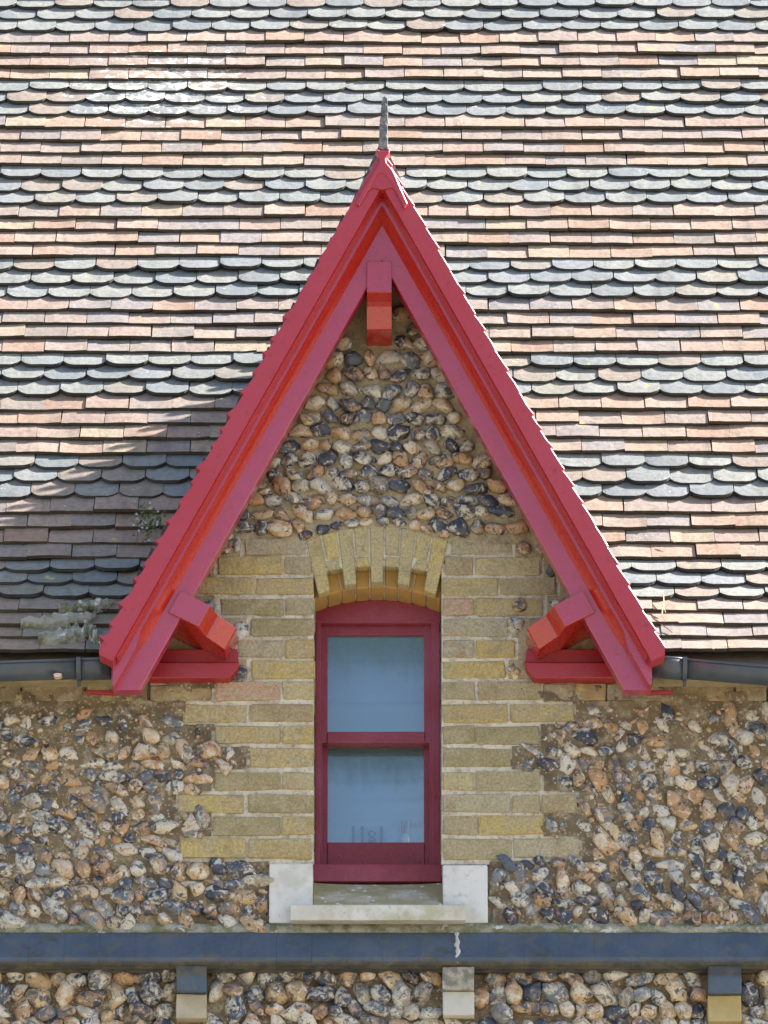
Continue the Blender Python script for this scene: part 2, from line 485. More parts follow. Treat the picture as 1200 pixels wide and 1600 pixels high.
fm = k.math('MULTIPLY', k.step(k.math('ADD', sg.outputs[2], k.math('MULTIPLY', k.math('SUBTRACT', k.noise(5, 4, .6, streak.outputs[0], .6), .5), .5)), .5, 1.05), .55)
grain = k.math('MULTIPLY', fm, k.math('ADD', .6, k.math('MULTIPLY', k.noise(130, 3, .7), .8)))
mx2 = k.n('ShaderNodeMixShader')
k.set(mx2.inputs[0], grain); k.nt.links.new(mx.outputs[0], mx2.inputs[1]); k.nt.links.new(film.outputs[0], mx2.inputs[2])
out = [n for n in k.nt.nodes if n.type == 'OUTPUT_MATERIAL'][0]
k.nt.links.new(mx2.outputs[0], out.inputs['Surface'])
MAT['glass'] = k.m

# ------------------------------------------------------------------ ground
XC = at(597, 300, -.3).x             # the middle of the gable
bm = bmesh.new()
bmesh.ops.create_grid(bm, x_segments=2, y_segments=2, size=400)
g = finish('ground', bm, MAT['ground'])
tag(g, 'pale gravel ground in front of the house, below the picture', 'ground', kind='structure')

# ------------------------------------------------------------------ masonry
XL, XR = -2.3, 2.3                   # how far walls and roof run to the sides
def zc(py, Y=0.0): return at(600, py, Y).z
def xc(px, py=1150, Y=0.0): return at(px, py, Y).x

SLOPE_A = (at(158, 1012, -.3) - at(597, 240, -.3)).normalized()   # down the left verge
APEX = at(597, 240, -.3); APEX.x = XC
DAX = Vector((SLOPE_A.x, 0, SLOPE_A.z))                            # left, downwards
TAN_D = abs(DAX.z / DAX.x)

def mortar_sheet(name, px0, px1, py0, py1, inside, material, parent, y0=0.0, amp=.006, cell=5, kind=None):
    """a rough bed of mortar over the given window of the wall, kept where inside(px, py)"""
    bm = bmesh.new()
    nx = int((px1 - px0) / cell); ny = int((py1 - py0) / cell)
    vs_ = {}
    def v(i, j):
        if (i, j) not in vs_:
            p = at(px0 + i * cell, py0 + j * cell, 0)
            d = noise.fractal(Vector((p.x * 14, p.z * 14, 3.1)), 1.0, 2.0, 3) * amp + noise.noise(Vector((p.x * 60, p.z * 60, 1))) * amp * .5
            vs_[(i, j)] = bm.verts.new((p.x, y0 + d, p.z))
        return vs_[(i, j)]
    for i in range(nx):
        for j in range(ny):
            if inside(px0 + (i + .5) * cell, py0 + (j + .5) * cell):
                bm.faces.new((v(i, j), v(i, j + 1), v(i + 1, j + 1), v(i + 1, j)))
    bmesh.ops.recalc_face_normals(bm, faces=bm.faces)
    if bm.faces and sum(f.normal.y for f in bm.faces) > 0:
        bmesh.ops.reverse_faces(bm, faces=bm.faces[:])
    o = finish(name, bm, material, parent, True, False)
    o['kind'] = 'stuff'
    return o

# bricks -------------------------------------------------------------
def brick(px0, px1, py0, py1, parent, material=None, depth=.11, y=0.0, name='brick', jit=.0042):
    a = at(px0, py1, y); b = at(px1, py0, y)
    bm = bmesh.new()
    yo = random.uniform(-.003, .003)
    add_box(bm, (a.x, y + yo, a.z), (b.x, y + depth, b.z), .0045, 1)
    for v in bm.verts:
        v.co += Vector((random.uniform(-jit, jit), random.uniform(-jit, jit) * .6, random.uniform(-jit, jit)))
    return finish(name, bm, material or MAT['brick'], parent)

gable_wall = thing('gable_wall', at(590, 1345, 0), 'dormer gable wall of yellow brick and round flints about the small window', 'gable wall')

COURSES = {  # (top, bottom): left bricks, right bricks, in photograph pixels
    (841, 866): ([(383, 478)], [(706, 800)]),
    (870, 897): ([(340, 441), (445, 487)], [(695, 740), (743, 845)]),
    (902, 929): ([(310, 398), (401, 491)], [(692, 779), (782, 868)]),
    (934, 961): ([(344, 443), (447, 491)], [(692, 741), (744, 848)]),
    (966, 993): ([(392, 491)], [(692, 794)]),
    (1000, 1027): ([(373, 443), (446, 491)], [(692, 740), (743, 805)]),
    (1032, 1059): ([(392, 491)], [(692, 790)]),
    (1065, 1093): ([(337, 438), (441, 491)], [(692, 744), (747, 845)]),
    (1100, 1128): ([(285, 387), (391, 490)], [(692, 793), (797, 897)]),
    (1134, 1162): ([(337, 439), (442, 490)], [(692, 742), (745, 843)]),
    (1168, 1198): ([(389, 490)], [(692, 797)]),
    (1206, 1234): ([(334, 438), (441, 490)], [(692, 740), (743, 845)]),
    (1241, 1269): ([(278, 382), (388, 490)], [(692, 797), (800, 844), (846, 901)]),
    (1275, 1304): ([(333, 437), (440, 490)], [(692, 745), (748, 850)]),
    (1310, 1341): ([(281, 384), (387, 487)], [(692, 798), (802, 905)]),
}
QUOIN = {}
for (t, b), (L, R) in COURSES.items():
    for (x0, x1) in L + R:
        reveal = x1 in (490, 491, 487) or x0 in (692, 695)
        brick(x0, x1, t, b, gable_wall, depth=.225 if reveal else .10)
    QUOIN[(t - 3, b + 3)] = (min(x for x, _ in L), max(x for _, x in R))

# the arch: long and short voussoirs by turns, a second ring behind them
AC_X = 589.0
def arc_px(px, crown, spring, half=100.0):
    """an arch line in pixels through the crown and the springing points"""
    h = spring - crown
    Rr = (half * half + h * h) / (2 * h)
    return crown + Rr - math.sqrt(max(0, Rr * Rr - (px - AC_X) ** 2))
def voussoir(i, n, top, bot, Y0, Y1, name='arch_brick', mat='arch_brick', gap=.06):
    # a wedge between two radial lines; top and bot are (crown, spring) pairs
    f0, f1 = (i + gap) / n, (i + 1 - gap) / n
    def pt(f, cs, wid):
        px = AC_X + (f - .5) * wid
        return px, arc_px(px, cs[0], cs[1], wid / 2)
    tl, tr = pt(f0, top, 224), pt(f1, top, 224)
    bl, br = pt(f0, bot[:2], bot[2]), pt(f1, bot[:2], bot[2])
    fr = [at(p[0], p[1], 0) for p in (tl, tr, br, bl)]
    fr = [Vector((p.x, Y0 + random.uniform(-.002, .002), p.z)) for p in fr]
    bm = bmesh.new()
    add_prism(bm, fr, Vector((0, Y1 - Y0, 0)), .003)
    return finish(name, bm, MAT[mat], gable_wall)
NV = 9
for i in range(NV):
    long_ = i % 2 == 0
    if long_:
        voussoir(i, NV, (822, 846), (909, 929, 186), 0, .058)
    else:
        voussoir(i, NV, (822, 846), (866, 880, 204), 0, .055)
        voussoir(i, NV, (869.5, 883.5, ), (884, 896, 196), 0, .055)
for i in range(NV):                                         # ring behind: only its face in the notches and its soffit show
    voussoir(i, NV, (872, 892), (909, 929, 200), .060, .225, mat='arch_stained', gap=.045)
# joints of the arch
bm = bmesh.new()
def arch_plate(bm, crown0, spring0, w0, crown1, spring1, w1, Y0, Y1):
    n = 20
    top = []; bot = []
    for i in range(n + 1):
        px = AC_X + (i / n - .5) * w0; top.append(at(px, arc_px(px, crown0, spring0, w0 / 2), 0))
        px = AC_X + (i / n - .5) * w1; bot.append(at(px, arc_px(px, crown1, spring1, w1 / 2), 0))
    o = [Vector((p.x, Y0, p.z)) for p in top + bot[::-1]]
    add_prism(bm, o, Vector((0, Y1 - Y0, 0)))
arch_plate(bm, 821, 844, 226, 883, 895, 200, .006, .05)
arch_plate(bm, 874, 894, 216, 907, 926, 204, .064, .22)
finish('arch_joint', bm, MAT['lime'], gable_wall)

def barge_inner_px(py):              # inner edge of the bargeboards in the photograph
    return 366 + (820 - py) / 1.743, 828 - (820 - py) / 1.743
def in_gable(px, py):
    l, r = barge_inner_px(py)
    return l - 14 < px < r + 14
def quoin_at(py):
    for (t, b), q in QUOIN.items():
        if t <= py < b: return q
    return None
def in_opening(px, py):
    return 491 < px < 692 and py > 850
def in_arch(px, py):
    return abs(px - AC_X) < 116 - (py - 820) * .2 and py > arc_px(px, 824, 846, 112) and py < 900

# mortar of the gable: tan between the flints, lime behind the bricks
mortar_sheet('mortar_bed', 300, 890, 440, 850, lambda x, y: in_gable(x, y) and not (in_arch(x, y)) and not in_opening(x, y), MAT['mortar_gable'], gable_wall, .003, .009)
mortar_sheet('mortar_bed', 235, 945, 840, 1350, lambda x, y: in_gable(x, min(y, 1080)) and not in_opening(x, y) and not in_arch(x, y) and (quoin_at(y) is None or y > 1060 or quoin_at(y)[0] - 7 < x < quoin_at(y)[1] + 7), MAT['lime'], gable_wall, .0075, .004)
mortar_sheet('mortar_bed', 200, 1000, 845, 1065, lambda x, y: in_gable(x, y) and not in_opening(x, y) and (quoin_at(y) is None or not (quoin_at(y)[0] - 7 < x < quoin_at(y)[1] + 7)), MAT['mortar_gable'], gable_wall, .004, .007)

# wall core behind everything, with the window opening left free
def core(name, parts, parent):
    bm = bmesh.new()
    for lo, hi in parts: add_box(bm, lo, hi)
    return finish(name, bm, MAT['lime'], parent)
oz0, oz1 = zc(1442), zc(878)
ox0, ox1 = xc(489), xc(693)
eav = zc(1066)
hw_eav = .98
hwt = lambda z: (APEX.z - .02 - z) / TAN_D - .17
bm = bmesh.new()
for q in ([(-hwt(eav), eav), (ox0 - XC, eav), (ox0 - XC, oz1), (-hwt(oz1), oz1)], [(hwt(eav), eav), (ox1 - XC, eav), (ox1 - XC, oz1), (hwt(oz1), oz1)]):
    add_prism(bm, [Vector((XC + a, .033, b)) for a, b in q], Vector((0, .28, 0)))
finish('wall_core', bm, MAT['lime'], gable_wall)
bm = bmesh.new()
zt = APEX.z - .19
hwt = lambda z: (APEX.z - .02 - z) / TAN_D - .17
add_prism(bm, [Vector((XC - hwt(oz1), .036, oz1)), Vector((XC + hwt(oz1), .036, oz1)), Vector((XC + .02, .036, zt - .12)), Vector((XC - .02, .036, zt - .12))], Vector((0, .27, 0)))
finish('wall_core', bm, MAT['lime'], gable_wall)

# flints ---------------------------------------------------------------
def flint_mesh(seed, angular):
    rnd = random.Random(seed)
    bm = bmesh.new()
    bmesh.ops.create_icosphere(bm, subdivisions=2, radius=1.0)
    off = Vector((rnd.uniform(0, 90), rnd.uniform(0, 90), rnd.uniform(0, 90)))
    for v in bm.verts:
        d = v.co.normalized()
        r = 1 + .38 * noise.noise(d * 1.2 + off) + .24 * noise.noise(d * 2.6 + off) + .09 * noise.noise(d * 6 + off)
        v.co = d * r
    for _ in range(5 if angular else 1):           # knapped, flat broken faces
        n = Vector((rnd.uniform(-1, 1), rnd.uniform(-1.2, .1), rnd.uniform(-1, 1))).normalized()
        c = rnd.uniform(.40, .75) if angular else rnd.uniform(.55, .8)
        for v in bm.verts:
            s = v.co.dot(n) - c
            if s > 0: v.co -= n * s * .92
    xs = [v.co.x for v in bm.verts]; zs = [v.co.z for v in bm.verts]; ys = [v.co.y for v in bm.verts]
    for v in bm.verts:
        v.co.x = (v.co.x - (max(xs) + min(xs)) / 2) * 2 / (max(xs) - min(xs))
        v.co.z = (v.co.z - (max(zs) + min(zs)) / 2) * 2 / (max(zs) - min(zs))
        v.co.y = (v.co.y - (max(ys) + min(ys)) / 2) * 2 / (max(ys) - min(ys))
    me = bpy.data.meshes.new('flint')
    bm.to_mesh(me); bm.free()
    for i, p in enumerate(me.polygons): p.use_smooth = True
    return me
FLINT = {}
for bias in ('mix', 'blue', 'warm'):
    FLINT[bias] = []
    for s in range(26):
        me = flint_mesh(s * 7 + len(bias) * 100, s >= 10)
        me.materials.append(MAT['flint_' + bias])
        FLINT[bias].append(me)

def flint(px, py, w, h, rot, parent, bias, out=.5, name='flint', rough=False):
    """w, h in pixels; out: how far the stone stands out of the bed, as a share of its half depth"""
    p = at(px, py, 0)
    o = bpy.data.objects.new(name, random.choice(FLINT[bias][8:] if rough else FLINT[bias][:16]))
    sx = w / 424 / 2; sz_ = h / 398 / 2
    d = min(sx, sz_) * random.uniform(.65, .95)
    o.scale = (sx, d, sz_)
    o.rotation_euler = (random.uniform(-.15, .15), rot, random.uniform(-.15, .15))
    o.location = Vector((p.x, d * (1 - 2 * out) * .9, p.z)) - parent.location
    COL.objects.link(o)
    o.parent = parent
    return o

def pack(px0, px1, py0, py1, inside, wr, hr, tilt, rowj=.25, gapx=3, stagger=True):
    """loosely coursed stones: rows of uneven height filled with stones of uneven width, then pushed apart"""
    S = []
    y = py0
    while y < py1:
        h = random.uniform(*hr)
        x = px0 - random.uniform(0, wr[1])
        while x < px1:
            w = random.uniform(*wr)
            hh = min(h * random.uniform(.82, 1.12), w * 1.25)
            S.append([x + w / 2, y + h / 2 + random.uniform(-rowj, rowj) * h, w, hh, random.gauss(*tilt)])
            x += w + random.uniform(.5, gapx * 1.6)
        y += h + random.uniform(.5, gapx * .8)
    for _ in range(14):
        for i in range(len(S)):
            a = S[i]
            for j in range(max(0, i - 90), i):
                b = S[j]
                dx, dy = a[0] - b[0], a[1] - b[1]
                lim_x = (a[2] + b[2]) / 2; lim_y = (a[3] + b[3]) / 2
                q = (dx / lim_x) ** 2 + (dy / lim_y) ** 2
                if 1e-6 < q < 1.0:
                    m = (1 / math.sqrt(q) - 1) * .25
                    a[0] += dx * m; a[1] += dy * m; b[0] -= dx * m; b[1] -= dy * m
    return [s for s in S if inside(s[0], s[1])]

random.seed(21)
def gable_flint_ok(x, y):
    l, r = barge_inner_px(y)
    if not (l + 2 < x < r - 2): return False
    if 556 < x < 628 and y < 545: return False
    if y < 480: return False
    if y > 834: return False
    if abs(x - AC_X) < 122 and y > arc_px(x, 824, 846, 112) - 15: return False
    return True
for s in pack(360, 840, 462, 846, gable_flint_ok, (19, 37), (19, 24.5), (0, .35), .2, .3):
    up = (s[1] - 520) / 320
    flint(s[0], s[1], s[2] * 1.16, s[3] * 1.16, s[4], gable_wall, random.choices(['mix', 'blue', 'warm'], [4, 4, 2.4])[0], random.uniform(.46, .70), rough=random.random() < .7)
for (x, y, w, h) in [(366, 850, 24, 28), (352, 862, 18, 16), (818, 856, 26, 24), (846, 858, 20, 18), (376, 985, 24, 34), (374, 1050, 26, 30), (806, 978, 30, 28), (812, 945, 24, 26), (802, 1050, 24, 30),
                     (330, 890, 16, 22), (862, 890, 20, 24), (328, 948, 22, 20), (868, 945, 24, 22), (357, 838, 16, 14)]:
    flint(x, y, w, h, random.uniform(-.4, .4), gable_wall, random.choice(['mix', 'blue', 'warm']), random.uniform(.3, .6))

for i, px in enumerate(range(478, 704, 24)):
    x = px + random.uniform(-3, 3)
    y = arc_px(x, 824, 846, 112) - 9
    flint(x, y, random.uniform(20, 27), random.uniform(13, 17), (x - AC_X) * .004, gable_wall, random.choice(['mix', 'warm', 'blue']), random.uniform(.5, .7))

# flint walls at the two sides
def flint_side(label, px0, px1, seed, tilt, side):
    random.seed(seed)
    root = thing('flint_wall', at((px0 + px1) / 2, 1445, 0), label, 'flint wall')
    def free(x, y, m=0):
        q = quoin_at(y)
        if q is None:
            q = (415, 766) if y > 1340 else (300, 900)
        if y > 1346 and y < 1445: q = (418, 764)
        return x < q[0] - m if side < 0 else x > q[1] + m
    def ok(x, y): return y > 1112 and y < 1447 and free(x, y, 10)
    S = pack(px0, px1, 1105, 1444, ok, (16, 44), (14.5, 25.5), tilt, .34, 1)
    for s in S:
        lowy = s[1] > 1345
        bias = random.choices(['mix', 'blue', 'warm'], [2, 5, .8] if lowy else [3.2, 2.8, 3.6])[0]
        if s[1] < 1180 and random.random() < .12: continue
        f = random.uniform(1.06, 1.32)
        flint(s[0], s[1], s[2] * f, s[3] * f, s[4], root, bias, rough=True, out=random.uniform(.34, .58) if lowy else random.uniform(.16, .5))
    xs = range(int(px0), int(px1), 38)
    mortar_sheet('mortar_bed', px0 - 160 if side < 0 else px0, px1 if side < 0 else px1 + 160, 1066, 1462,
                 lambda x, y: free(x, y, 2 + 11 * noise.noise(Vector((x * .05, y * .045, 8 + side))) + 5 * noise.noise(Vector((x * .16, y * .16, 3)))) and (y > 1098 or noise.noise(Vector((x * .03, y * .05, side))) > .05), MAT['mortar'], root, .000, .013)
    # small chips pressed into the bed
    bm = bmesh.new()
    for _ in range(420):
        x = random.uniform(px0, px1); y = random.uniform(1104, 1450)
        if not free(x, y, 6): continue
        p = at(x, y, 0)
        sub = bmesh.new()
        bmesh.ops.create_icosphere(sub, subdivisions=1, radius=1)
        r = random.uniform(.006, .014)
        m = Matrix.Rotation(random.uniform(0, 6), 4, 'Y') @ Matrix.Diagonal((r * random.uniform(.8, 1.5), r * .8, r * random.uniform(.6, 1), 1))
        for v in sub.verts: v.co *= random.uniform(.75, 1.2)
        bmesh.ops.transform(sub, matrix=Matrix.Translation((p.x, random.uniform(-.002, .004), p.z)) @ m, verts=sub.verts)
        merge(bm, sub)
    o = finish('flint_chips', bm, MAT['flint_warm'], root, True)
    o['kind'] = 'stuff'
    # eaves course of dirty brick along the top
    if side < 0:
        x = 334
        while x > px0 - 100:
            w = random.choice([100, 100, 48])
            brick(x - w, x - 3, 1070, 1096, root, MAT['eaves_brick'], jit=.004); x -= w
        core('wall_core', [((XL, .03, zc(1462)), (-hw_eav, .30, eav)), ((-hw_eav, .032, zc(1462)), (ox0, .30, eav))], root)
    else:
        x = 848
        first = True
        while x < px1 + 100:
            w = 52 if first else random.choice([100, 100, 50]); first = False
            brick(x, x + w - 3, 1068, 1095, root, MAT['eaves_brick'], jit=.004); x += w
        core('wall_core', [((hw_eav, .03, zc(1462)), (XR, .30, eav)), ((ox1, .032, zc(1462)), (hw_eav, .30, eav))], root)
    return root
flint_side('flint wall left of the brick quoins, stones set deep in brown mortar', -110, 420, 31, (.35, .5), -1)
flint_side('flint wall right of the brick quoins, many stones slanting down to the right', 760, 1310, 47, (.6, .45), 1)

# lower wall, under the string course
random.seed(77)
low = thing('lower_wall', at(600, 1640, .0), 'flint wall below the blue string course, broken by three small corbels', 'flint wall')
def low_ok(x, y):
    for a, b in ((268, 330), (684, 748), (1100, 1166)):
        if a < x < b and y < 1604: return False
    return True
for s in pack(-110, 1310, 1513, 1665, low_ok, (20, 44), (19, 29), (.45, .5), .3, .5):
    flint(s[0], s[1], s[2] * 1.2, s[3] * 1.2, s[4], low, random.choices(['mix', 'blue', 'warm'], [3, 2.6, 2.8])[0], random.uniform(.38, .62), rough=random.random() < .85)
mortar_sheet('mortar_bed', -300, 1500, 1500, 1700, lambda x, y: True, MAT['mortar'], low, .006, .011, 6)
core('wall_core', [((XL, .034, 0), (XR, .32, zc(1462) - .004))], low)

# ------------------------------------------------------------------ string course
random.seed(5)
string = thing('string_course', at(600, 1515, 0), 'long dark blue painted moulded brick band under the window', 'string course')
zt_, = (zc(1446),)
S_TOP = at(600, 1459, -.02).z; S_LIP = at(600, 1496, -.088).z; S_BOT = at(600, 1520, -.02).z
def string_section(x, j=0):
    return [Vector((x, .04, S_TOP + .02)), Vector((x, -.004 + j, S_TOP + .016)), Vector((x, -.022 + j, S_TOP)), Vector((x, -.084 + j, S_LIP + .008)), Vector((x, -.088 + j, S_LIP)),
            Vector((x, -.085 + j, S_LIP - .016)), Vector((x, -.076 + j, S_LIP - .024)), Vector((x, -.056 + j, S_LIP - .034)), Vector((x, -.030 + j, S_BOT + .006)), Vector((x, -.020 + j, S_BOT)), Vector((x, .04, S_BOT))]
x = XL
while x < XR:
    w = .1275
    x1 = min(x + w, XR)
    if abs(x - at(712, 1480, 0).x) < .12:
        pass
    bm = bmesh.new()
    j = random.uniform(-.0006, .0006)
    add_sweep(bm, [string_section(x + .0002, j), string_section(x1 - .0002, j + random.uniform(-.0008, .0008))])
    finish('moulded_brick', bm, MAT['blue'], string)
    x = x1
# lime run out of the open joint
jx = at(714, 1480, 0).x
bm = bmesh.new()
pts = [Vector((jx + random.uniform(-.004, .004), -.022 - .064 * i / 8, S_TOP + (S_LIP - S_TOP) * i / 8)) for i in range(9)] + [Vector((jx + .002, -.084, S_LIP - .012)), Vector((jx, -.060, S_LIP - .025))]
add_tube(bm, [p + Vector((0, .004, 0)) for p in pts], [.0085 * random.uniform(.6, 1.4) for _ in pts], 7)
finish('lime_run', bm, MAT['pale_block'], string, True)
# mortar flaunching over the band
bm = bmesh.new()
n = 150
rings = []
for i in range(n + 1):
    xx = XL + (XR - XL) * i / n
    q = noise.noise(Vector((xx * 9, 0, 2))) * .004
    rings.append([Vector((xx, .02, S_TOP + .047 + q)), Vector((xx, -.002 + q, S_TOP + .045 + q * 2)), Vector((xx, -.020 + q, S_TOP + .006 + q)), Vector((xx, .02, S_TOP - .005))])
add_sweep(bm, rings)
finish('mortar_fillet', bm, MAT['cement'], string, True)

# corbels
def corbel(px0, px1, y0, y1, y2, m1, m2, label, pr1=.075, pr2=.055):
    root = thing('corbel', at((px0 + px1) / 2, y2, 0), label, 'corbel', 'corbels under the string course')
    for nm, a, b, mt, pr in (('upper_block', y0, y1, m1, pr1), ('lower_block', y1 + 3, y2, m2, pr2)):
        lo = at(px0, b, -pr); hi = at(px1, a, -pr)
        bm = bmesh.new()
        add_box(bm, (lo.x, -pr, lo.z), (hi.x, .04, hi.z), .005, 2)
        for v in bm.verts: v.co += Vector((random.uniform(-.0015, .0015), random.uniform(-.0015, .0015), random.uniform(-.0015, .0015)))
        finish(nm, bm, mt, root)
corbel(275, 323, 1508, 1550, 1591, MAT['blue'], MAT['buff_block'], 'corbel of blue block over pale buff block, left of the window')
corbel(692, 741, 1510, 1546, 1586, MAT['old_stone'], MAT['pale_block'], 'unpainted mossy stone corbel beneath the open joint in the blue band')
corbel(1107, 1158, 1508, 1552, 1596, MAT['blue'], MAT['yellow_block'], 'corbel of blue block over yellow block, far right of the window')

# ------------------------------------------------------------------ window
WY = .20                                  # the face of the box frame stands this far back in the wall
win = thing('sash_window', at(589, 1375, WY), 'small dark crimson sash window with arched head and two blue panes', 'window')
def rect(bm, px0, py0, px1, py1, Y, depth, bev=.003):
    a = at(px0, py1, Y); b = at(px1, py0, Y)
    add_box(bm, (a.x, Y, a.z), (b.x, Y + depth, b.z), bev, 2)
bm = bmesh.new(); rect(bm, 492, 962, 502, 1352, WY, .10); finish('frame_jamb', bm, MAT['plum'], win)
bm = bmesh.new(); rect(bm, 675, 962, 687, 1352, WY, .10); finish('frame_jamb', bm, MAT['plum'], win)
bm = bmesh.new(); rect(bm, 500, 960, 504.5, 1352, WY + .028, .06, .002); finish('parting_bead', bm, MAT['plum'], win)
bm = bmesh.new(); rect(bm, 671.5, 960, 676, 1352, WY + .028, .06, .002); finish('parting_bead', bm, MAT['plum'], win)
bm = bmesh.new()
o = []
for i in range(17):
    px = 491 + (688 - 491) * i / 16
    o.append(at(px, arc_px(px, 938, 957, 99), WY))
o += [at(688, 974, WY), at(491, 974, WY)]
o = [Vector((p.x, WY - .004, p.z)) for p in o]
add_prism(bm, o, Vector((0, .10, 0)), .002)
finish('frame_head', bm, MAT['plum'], win)
bm = bmesh.new(); rect(bm, 489, 1350, 690, 1377, WY - .03, .15, .004); finish('frame_sill', bm, MAT['plum'], win)
def sash(name, l, r, t, b, top_h, bot_h, st, Y):
    root = bpy.data.objects.new(name, None)
    c = at((l + r) / 2, b, Y)
    root.location = c - win.location; root.parent = win; COL.objects.link(root)
    world_loc = c
    def part(nm, x0, y0, x1, y1, dy=0, mat=MAT['plum'], dep=.042):
        bm = bmesh.new(); rect(bm, x0, y0, x1, y1, Y + dy, dep, .003)
        o = finish(nm, bm, mat)
        o.parent = root; o.location = o.location - world_loc
        return o
    part('stile', l, t, l + st, b); part('stile', r - st, t, r, b)
    part('top_rail', l + st - 1, t, r - st + 1, t + top_h, .002)
    part('bottom_rail', l + st - 1, b - bot_h, r - st + 1, b, -.006)
    p = part('pane', l + st - 2, t + top_h - 2, r - st + 2, b - bot_h + 2, .018, MAT['glass'], .005)
    return root
sash('upper_sash', 500, 675, 972, 1161, 20, 18, 12.5, WY + .03)
sash('lower_sash', 500, 675, 1154, 1352, 13, 36, 12.5, WY + .085)

# blind behind the glass: a folded cloth
blind = thing('window_blind', at(589, 1320, WY + .26), 'pale blue folded cloth blind hanging behind the window panes', 'blind')
bm = bmesh.new()
N = 90
top = zc(950, WY + .26); bot = zc(1345, WY + .26)
x0, x1 = xc(480, 1150, .46), xc(700, 1150, .46)
folds = [zc(p, WY + .24) for p in (1040, 1105, 1205, 1228, 1256, 1296)]
rings = []
for i in range(N + 1):
    z = bot + (top - bot) * i / N
    d = sum(.010 * math.exp(-((z - f) / .010) ** 2) - .006 * math.exp(-((z - f + .02) / .012) ** 2) for f in folds)
    rings.append([Vector((x0, WY + .165 + d, z)), Vector(((x0 + x1) / 2, WY + .165 + d * 1.2, z)), Vector((x1, WY + .165 + d, z)), Vector((x1, WY + .171 + d, z)), Vector((x0, WY + .171 + d, z))])
add_sweep(bm, rings)
finish('cloth', bm, MAT['blind'], blind, True)
bm = bmesh.new(); add_box(bm, (x0, WY + .17, top), (x1, WY + .23, top + .04), .004); finish('head_rail', bm, MAT['white'], blind)
# room behind
bm = bmesh.new()
add_box(bm, (ox0 - .05, WY + .105, zc(1352)), (ox1 + .05, WY + .26, zc(1330)))
s_ = finish('window_board', bm, MAT['inside']); tag(s_, 'inner window board behind the lower pane', 'window board')
bm = bmesh.new()
add_box(bm, (-1.2, .95, zc(1500)), (1.2, 1.0, zc(820)))
s_ = finish('room_partition', bm, MAT['inside']); tag(s_, 'plain inner partition behind the window blind', 'partition', kind='structure')

# ornament and letters-like trinkets on the window board
fig = thing('figurine', at(632, 1318, WY + .14), 'tiny white and pink figurine with two upright points inside the lower pane', 'figurine')
fb = at(632, 1321, WY + .131)
bm = bmesh.new()
add_lathe(bm, fb, [(.0, 0), (.018, 0), (.020, .008), (.019, .022), (.017, .036), (.012, .044), (.0, .046)], 18)
finish('base', bm, MAT['white'], fig, True)
for s in (-1, 1):
    bm = bmesh.new()
    add_tube(bm, [fb + Vector((s * .006, 0, .040)), fb + Vector((s * .008, 0, .066)), fb + Vector((s * .010, 0, .092)), fb + Vector((s * .0105, 0, .100))], [.0055, .0075, .0055, .001], 8)
    finish('ear', bm, MAT['pink'], fig, True)
orn = thing('ornament', at(577, 1318, WY + .16), 'faint row of small blue grey shapes standing inside the lower pane', 'ornament')
for px in (552, 566, 596):
    bm = bmesh.new()
    a = at(px - 2.2, 1330, WY + .16); b = at(px + 2.2, 1296, WY + .16)
    add_box(bm, (a.x, WY + .118, a.z), (b.x, WY + .132, b.z), .002)
    finish('post', bm, MAT['ornament'], orn)
bm = bmesh.new()
for cy_ in (1303, 1313):
    c = at(581, cy_, WY + .125)
    for q in range(14):
        a0 = 2 * math.pi * q / 14; a1 = 2 * math.pi * (q + 1) / 14
        add_tube(bm, [c + Vector((.011 * math.cos(a0), 0, .011 * math.sin(a0))), c + Vector((.011 * math.cos(a1), 0, .011 * math.sin(a1)))], .0035, 6)
a = at(579, 1330, WY + .16); add_box(bm, (a.x - .008, WY + .117, a.z), (a.x + .014, WY + .132, at(580, 1318, WY + .16).z))
finish('ring', bm, MAT['ornament'], orn)

# ------------------------------------------------------------------ stone sill and blocks
sill = thing('stone_sill', at(590, 1440, 0), 'weathered stone window sill with bird droppings and algae on its sloping top', 'window sill')
PR = .075
zf = at(590, 1413, -PR).z; zb_ = at(590, 1437.5, -PR).z
zk = at(590, 1379, WY - .03).z
bm = bmesh.new()
a, b = at(454, 1425, -PR).x, at(727, 1425, -PR).x
sec = lambda x: [Vector((x, -PR, zb_)), Vector((x, -PR, zf - .004)), Vector((x, -PR + .005, zf)), Vector((x, -.001, zf + .018)), Vector((x, .03, zf + .018)), Vector((x, .03, zb_ + .006)), Vector((x, -PR + .02, zb_ + .006)), Vector((x, -PR + .016, zb_))]
add_sweep(bm, [sec(a), sec(b)])
for e in range(4):
    pass
finish('sill_nose', bm, MAT['sill_stone'], sill)
bm = bmesh.new()
a, b = at(489.5, 1395, 0).x, at(691.5, 1395, 0).x
sec = lambda x: [Vector((x, -.012, zf + .0145)), Vector((x, WY - .02, zk + .003)), Vector((x, WY + .04, zk + .004)), Vector((x, WY + .04, zb_)), Vector((x, -.012, zb_ + .01))]
rings = []
for i in range(13):
    xx = a + (b - a) * i / 12
    dip = .008 * (1 - abs(2 * i / 12 - 1) ** 3)
    r_ = sec(xx)
    r_[0].z -= 0; r_[1].z -= dip
    rings.append(r_)
add_sweep(bm, rings)
finish('weathered_slope', bm, MAT['mossy_stone'], sill)
def stone_block(px0, px1, py0, py1, label):
    lo = at(px0, py1, -.006); hi = at(px1, py0, -.006)
    bm = bmesh.new()
    add_box(bm, (lo.x, -.006, lo.z), (hi.x, .22, hi.z), .007, 2)
    o = finish('stone_block', bm, MAT['white_stone'])
    return tag(o, label, 'stone block', 'white blocks at the sill ends')
stone_block(420, 489, 1349, 1442, 'white stone block at the left end of the window sill')
stone_block(692, 762, 1351, 1442, 'white stone block at the right end of the window sill')
bm = bmesh.new()
